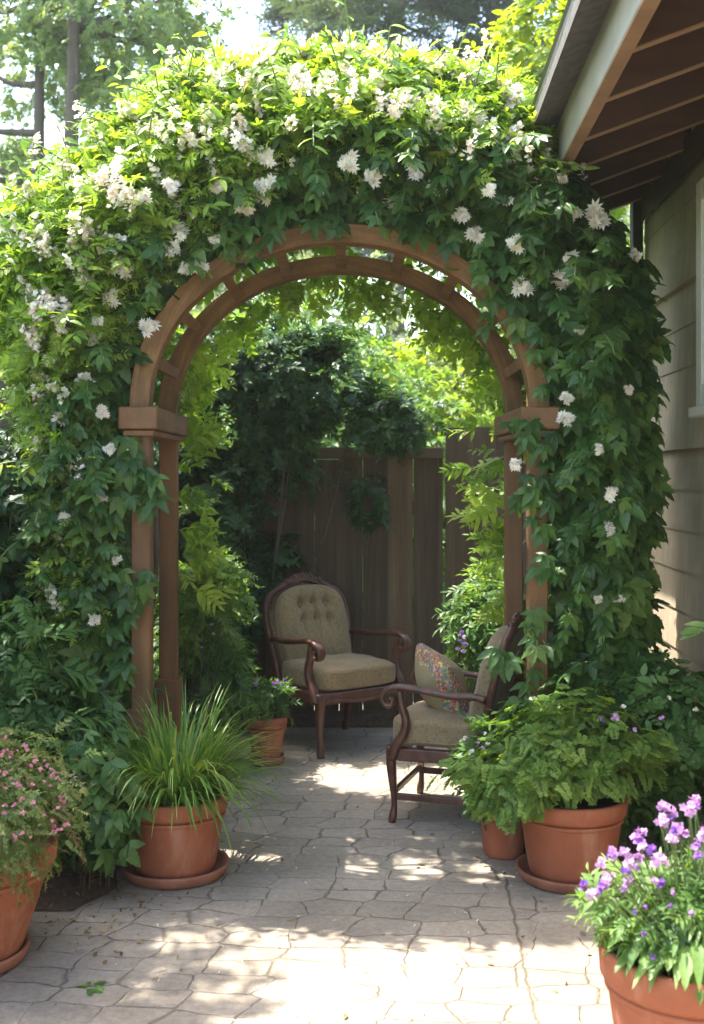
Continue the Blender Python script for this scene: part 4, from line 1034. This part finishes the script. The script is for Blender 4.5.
# behind left posts, with pale tips and pink flowers
t = shrub('flowering_shrub', 'bushy green shrub with small pink blooms behind the left arch posts', 'shrub', (-.80, 5.92, 0),
      [(0, 0, .50, .19, .2, .38), (.08, -.04, .50, .15, .16, .22), (.0, 0, .90, .13, .13, .2)], 900, .12, T_sprig + T_spriglance, 'leaf_mid', .006, 14, ncl=60, clump=.22)
vf = [(.11, -.26, .76), (.17, -.26, .74), (.12, -.27, .72), (.21, -.26, .70), (.06, -.27, .65)]
stems_mesh(t, [((p[0] * .6, -.12, .45), p) for p in vf], .002)
flowers(t, ['lilac', 'pink'], vf, .021)
t = shrub('yellow_shrub', 'small yellow green shrub just behind the left rear arch post', 'shrub', (-.79, 5.70, 0), [(0, 0, .88, .13, .12, .2), (.08, 0, .95, .14, .1, .1)], 260, .12, T_sprig, 'leaf_fresh', .005, 8, clump=.25)
# right bush behind side chair
t = shrub('lilac_shrub', 'light green shrub with purple flowers behind the side-facing armchair', 'shrub', (.80, 6.05, 0),
      [(0, 0, .72, .20, .24, .26), (-.12, -.05, .72, .14, .18, .14), (.12, 0, .90, .22, .2, .16)], 800, .12, T_spriglance + T_sprigw, 'leaf_mid', .007, 14, ncl=60, clump=.24)
vf = [(-.25, -.30, .71), (-.24, -.31, .69), (-.26, -.30, .665), (-.235, -.3, .65), (-.27, -.29, .63), (-.245, -.3, .61)]
stems_mesh(t, [((-.08, -.1, .5), p) for p in vf[::2]], .002)
flowers(t, ['purple', 'lilac'], vf, .028)
# foot of the right vine column
t = shrub('lilac_perennial', 'leafy clump with lilac and white blooms at the foot of right vine', 'plant', (1.12, 4.62, 0), [(-.05, 0, .48, .34, .22, .26), (.12, 0, .36, .18, .18, .24)], 800, .13, T_frond + T_sprigw, 'leaf_mid', .006, 14, clump=.24)
flowers(t, ['lilac', 'purple', 'white'], [(-.12, -.38, .64), (.05, -.36, .67), (-.08, -.40, .56), (.16, -.34, .62), (-.15, -.40, .61), (.02, -.38, .60), (-.20, -.40, .60)], .031)
# spray of leaves leaning in at the right edge
t = thing('leaning_plant', 'single spray of bright leaves leaning in beside the house wall', 'plant', (1.40, 4.1, 0))
m_ = MB(); m_.tube(spline([(0, 0, 0), (-.02, 0, .5), (-.06, 0, .85), (-.16, 0, .955)], 6), .004, 6); m_.tube(spline([(-.06, 0, .85), (.02, .02, 1.05), (.05, .0, 1.25)], 5), .003, 6); m_.build('stem', M['stem'], t, True)
pts = np.array([(-.15, 0, .95), (-.13, 0, .96), (-.16, 0, .95), (-.08, 0, .90), (.0, 0, 1.0), (.03, 0, 1.1), (.05, 0, 1.2), (.05, 0, 1.25), (-.04, 0, .8), (-.02, 0, .6)])
scatter('foliage', T_leaf, pts, [(.1, -.7, .7)] * 10, [(-1, 0, -.5), (-.8, 0, .4), (-1, -.3, 0), (.4, -.6, .2), (-.8, 0, .4), (.9, 0, .4), (-.9, 0, .5), (.4, 0, 1), (.8, 0, -.2), (-.7, 0, .2)], [.085, .08, .075, .08, .07, .07, .07, .07, .08, .08], M['leaf_fresh'], t)

# ================================================================== TREES
def tree(name, label, loc, h, tr, lobes, n, size, T, m, bark='bark_far', ncl=120, clump=.18, lean=(0, 0), limbs=True, group=None, **kw):
    t = thing(name, label, 'tree', loc, 0, group); mb = MB()
    pts = spline([(0, 0, -.05), (lean[0] * .3, lean[1] * .3, h * .35), (lean[0] * .7, lean[1] * .7, h * .7), (lean[0], lean[1], h)], 5); L = len(pts)
    mb.tube([tuple(p) for p in pts], [tr * (1 - .8 * i / L) + tr * .35 * math.exp(-i) for i in range(L)], 10)
    P, Z, Y, S = blob(lobes, n, size, clump, ncl, **kw)
    if limbs:
        for l in lobes:
            for _ in range(3):
                c = np.array(l[:3]) + rng.normal(size=3) * np.array(l[3:6]) * .4; zb = max(h * .22, min(c[2] - abs(c[0]) * .7, h * .9)); i = min(L - 1, int(zb / h * L)); b_ = np.array(pts[i])
                mid = (b_ + c) / 2 + np.array([0, 0, -.05 * h * .3]); r_ = tr * .42
                q = spline([tuple(b_), tuple(mid), tuple(c)], 5); mb.tube([tuple(p) for p in q], [r_ * (1 - .8 * j / len(q)) for j in range(len(q))], 6)
    mb.build('trunk', M[bark], t, True); scatter('crown', T, P, Z, Y, S, M[m], t)
    return t
# tree over the rear corner (its crown shades the armchairs), crown hidden behind the vine
tree('corner_tree', 'leafy tree rising behind the rear corner fence over the armchairs', (-1.3, 7.75, 0), 3.4, .08,
     [(-.05, -.3, 3.35, .5, .5, .3), (.6, -.3, 3.4, .5, .5, .3)], 700, .20, T_sprigw, 'leaf_mid', ncl=150)
tree('side_tree', 'broad tree beyond the left side fence, its boughs out over the patio', (-3.3, 4.6, 0), 4.6, .12,
     [(.5, -.3, 4.6, .8, .7, .5), (-.3, .3, 5.0, .9, .8, .6), (.7, -1.1, 4.5, .5, .5, .35), (-.5, 1.2, 4.6, .7, .7, .5)], 1500, .20, T_sprigw, 'leaf_mid', ncl=150)
# pale deciduous trees upper left
tree('pale_tree', 'tall slim pale green tree, leftmost trunk at the upper left', (-4.2, 15.2, 0), 9.5, .13, [(0, .6, 7.6, 1.6, 1.0, 1.2), (-1.0, .3, 5.8, .9, .8, .8), (.9, .6, 8, 1.3, 1, 1.2)], 2300, .20, T_sprigw, 'leaf_pale', 'bark', ncl=130, clump=.12, lean=(.1, 0))
tree('pale_tree', 'pale green tree with thicker dark trunk, second from upper left', (-3.65, 14.6, 0), 9.5, .16, [(.6, .6, 7.6, 1.4, 1.0, 1.1), (1.5, .3, 6.3, 1.1, .8, .7), (-.3, 0, 8.8, 1.5, 1, .8)], 2300, .20, T_sprigw, 'leaf_pale', 'bark', ncl=130, clump=.12, lean=(.15, 0))
# lime tree beside the roof
tree('lime_tree', 'bright yellow green tree showing between the vine and the gutter', (1.75, 9.2, 0), 5.6, .07, [(.0, 0, 4.6, .55, .5, .9), (-.15, 0, 3.6, .6, .5, .6), (.25, 0, 5.6, .5, .5, .7)], 1500, .22, T_sprigw, 'leaf_lime', ncl=60, clump=.2)
# conifers with bare lower trunks
def conifer(label, loc, h, tr, base, n, wid):
    t = thing('pine_tree', label, 'tree', loc, 0, None); mb = MB()
    mb.tube([(0, 0, -.05), (0, 0, h * .5), (.0, 0, h)], [tr, tr * .8, tr * .2], 10); P = []; Y = []
    z = base
    while z < h:
        wz = wid * (1 - (z - base) / (h - base) * .75) * random.uniform(.6, 1.1)
        for k in range(random.randint(3, 5)):
            a = random.uniform(0, 6.28); tip = np.array([wz * math.cos(a), wz * math.sin(a), z - .12 * wz]); b_ = np.array([0, 0, z + .1]); mb.tube([tuple(b_), tuple((b_ + tip) / 2 + [0, 0, .08]), tuple(tip)], [.035, .022, .008], 5)
            for u in np.linspace(.25, 1, 16):
                P.append(b_ * (1 - u) + tip * u + rng.normal(size=3) * np.array([.12, .12, .07]) * wz * .7); Y.append((math.cos(a) + random.uniform(-.8, .8), math.sin(a) + random.uniform(-.8, .8), random.uniform(-.6, .2)))
        z += h * n
    mb.build('trunk', M['bark_far'], t, True); k = len(P)
    scatter('crown', T_needle, np.array(P), unit(rdir(k) * .4 + [0, 0, 1]), np.array(Y), rng.uniform(.4, .75, k), M['leaf_conifer'], t)
conifer('dark conifer with bare grey trunk above the centre of the vine', (.75, 20, 0), 17, .20, 5.2, .017, 2.2)
conifer('dark conifer with pale trunk just left of the roof', (2.55, 21, 0), 16, .18, 6.4, .019, 2.0)
conifer('dark conifer farthest back in the middle of the skyline', (-1.0, 27, 0), 15, .2, 6.5, .02, 2.4)
conifer('dark conifer half hidden behind the roof and gutter', (5.0, 24, 0), 18, .2, 5, .02, 2.6)
# hedge-like trees beyond the fences
for i, (x, y, h, lab, m_) in enumerate([
    (-6.5, 13, 5.0, 'rounded green tree beyond the side fence at the far left', 'leaf_pale'),
    (-2.6, 11.5, 3.4, 'low bright tree beyond the fence seen left of the vine', 'leaf_pale'),
    (-.35, 9.3, 2.9, 'bright green bush above the fence in the middle of the arch', 'leaf_fresh'),
    (.75, 10.5, 2.7, 'sunlit yellow green bush above the picket fence', 'leaf_lime'),
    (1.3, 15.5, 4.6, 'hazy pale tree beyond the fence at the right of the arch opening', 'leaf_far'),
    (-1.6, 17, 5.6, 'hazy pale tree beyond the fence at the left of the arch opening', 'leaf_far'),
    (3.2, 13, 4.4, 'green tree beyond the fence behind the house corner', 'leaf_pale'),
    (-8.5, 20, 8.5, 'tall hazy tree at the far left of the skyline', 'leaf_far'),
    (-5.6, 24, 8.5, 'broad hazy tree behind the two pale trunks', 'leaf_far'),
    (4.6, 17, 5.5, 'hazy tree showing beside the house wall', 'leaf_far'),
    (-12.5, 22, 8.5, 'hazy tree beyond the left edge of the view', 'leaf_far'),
]):
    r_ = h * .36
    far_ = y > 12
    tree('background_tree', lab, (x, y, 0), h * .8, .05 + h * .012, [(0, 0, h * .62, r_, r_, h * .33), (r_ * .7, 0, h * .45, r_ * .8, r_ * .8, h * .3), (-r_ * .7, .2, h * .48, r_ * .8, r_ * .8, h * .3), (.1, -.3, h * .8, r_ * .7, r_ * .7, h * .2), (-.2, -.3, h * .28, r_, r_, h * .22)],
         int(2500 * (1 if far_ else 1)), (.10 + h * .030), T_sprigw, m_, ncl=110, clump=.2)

# ================================================================== LITTER
k = 420; q = np.column_stack([rng.uniform(-1.7, -.72, k), rng.uniform(3.6, 4.6, k), np.zeros(k)])
q[:, 2] = np.where(q[:, 0] < -.9, .055, .006); q2 = np.column_stack([rng.uniform(-1.2, 1.4, 170), rng.uniform(2.9, 6.6, 170), np.full(170, .005)]); q3 = np.column_stack([rng.normal(-.75, .16, 160), rng.uniform(3.4, 6.4, 160), np.full(160, .006)]); q4 = np.column_stack([rng.normal(.95, .22, 120), rng.uniform(3.6, 6.0, 120), np.full(120, .006)]); q2 = np.vstack([q2, q3, q4])
q = np.vstack([q, q2]); k = len(q)
o = scatter('leaf_litter', T_leaf + T_lance, q, unit(rdir(k) * .35 + [0, 0, 1]), rdir(k) * [1, 1, .1], rng.uniform(.012, .035, k), M['litter']); tag(o, kind='stuff')
kp_ = 130; o = scatter('fallen_petals', T_lance, np.column_stack([rng.uniform(-1.0, 1.3, kp_), rng.uniform(3.1, 5.6, kp_), np.full(kp_, .006)]), unit(rdir(kp_) * .3 + [0, 0, 1]), rdir(kp_) * [1, 1, .1], rng.uniform(.010, .02, kp_), M['petal_blush']); tag(o, kind='stuff')
t = thing('weed', 'tiny green weed growing in a paving joint in the left foreground', 'weed', (-.76, 3.36, 0))
k = 14; a = rng.uniform(0, 6.28, k); scatter('foliage', T_leaf, np.column_stack([np.cos(a) * .012, np.sin(a) * .012, np.full(k, .006)]), [(0, 0, 1)] * k, np.column_stack([np.cos(a), np.sin(a), rng.uniform(.1, .5, k)]), rng.uniform(.02, .045, k), M['leaf_fresh'], t)

# ================================================================== HAZE
mb = MB(); mb.box(-620, 620, -620, 620, -1.0, 19.5)
hz = bpy.data.materials.new('haze_air'); hz.use_nodes = True; ht = hz.node_tree; ht.nodes.clear()
ho = ht.nodes.new('ShaderNodeOutputMaterial'); pv_ = ht.nodes.new('ShaderNodeVolumePrincipled')
pv_.inputs['Color'].default_value = (.93, .95, .97, 1); pv_.inputs['Density'].default_value = .0011; pv_.inputs['Anisotropy'].default_value = .3
ht.links.new(pv_.outputs[0], ho.inputs['Volume'])
tag(mb.build('haze', hz), kind='stuff')
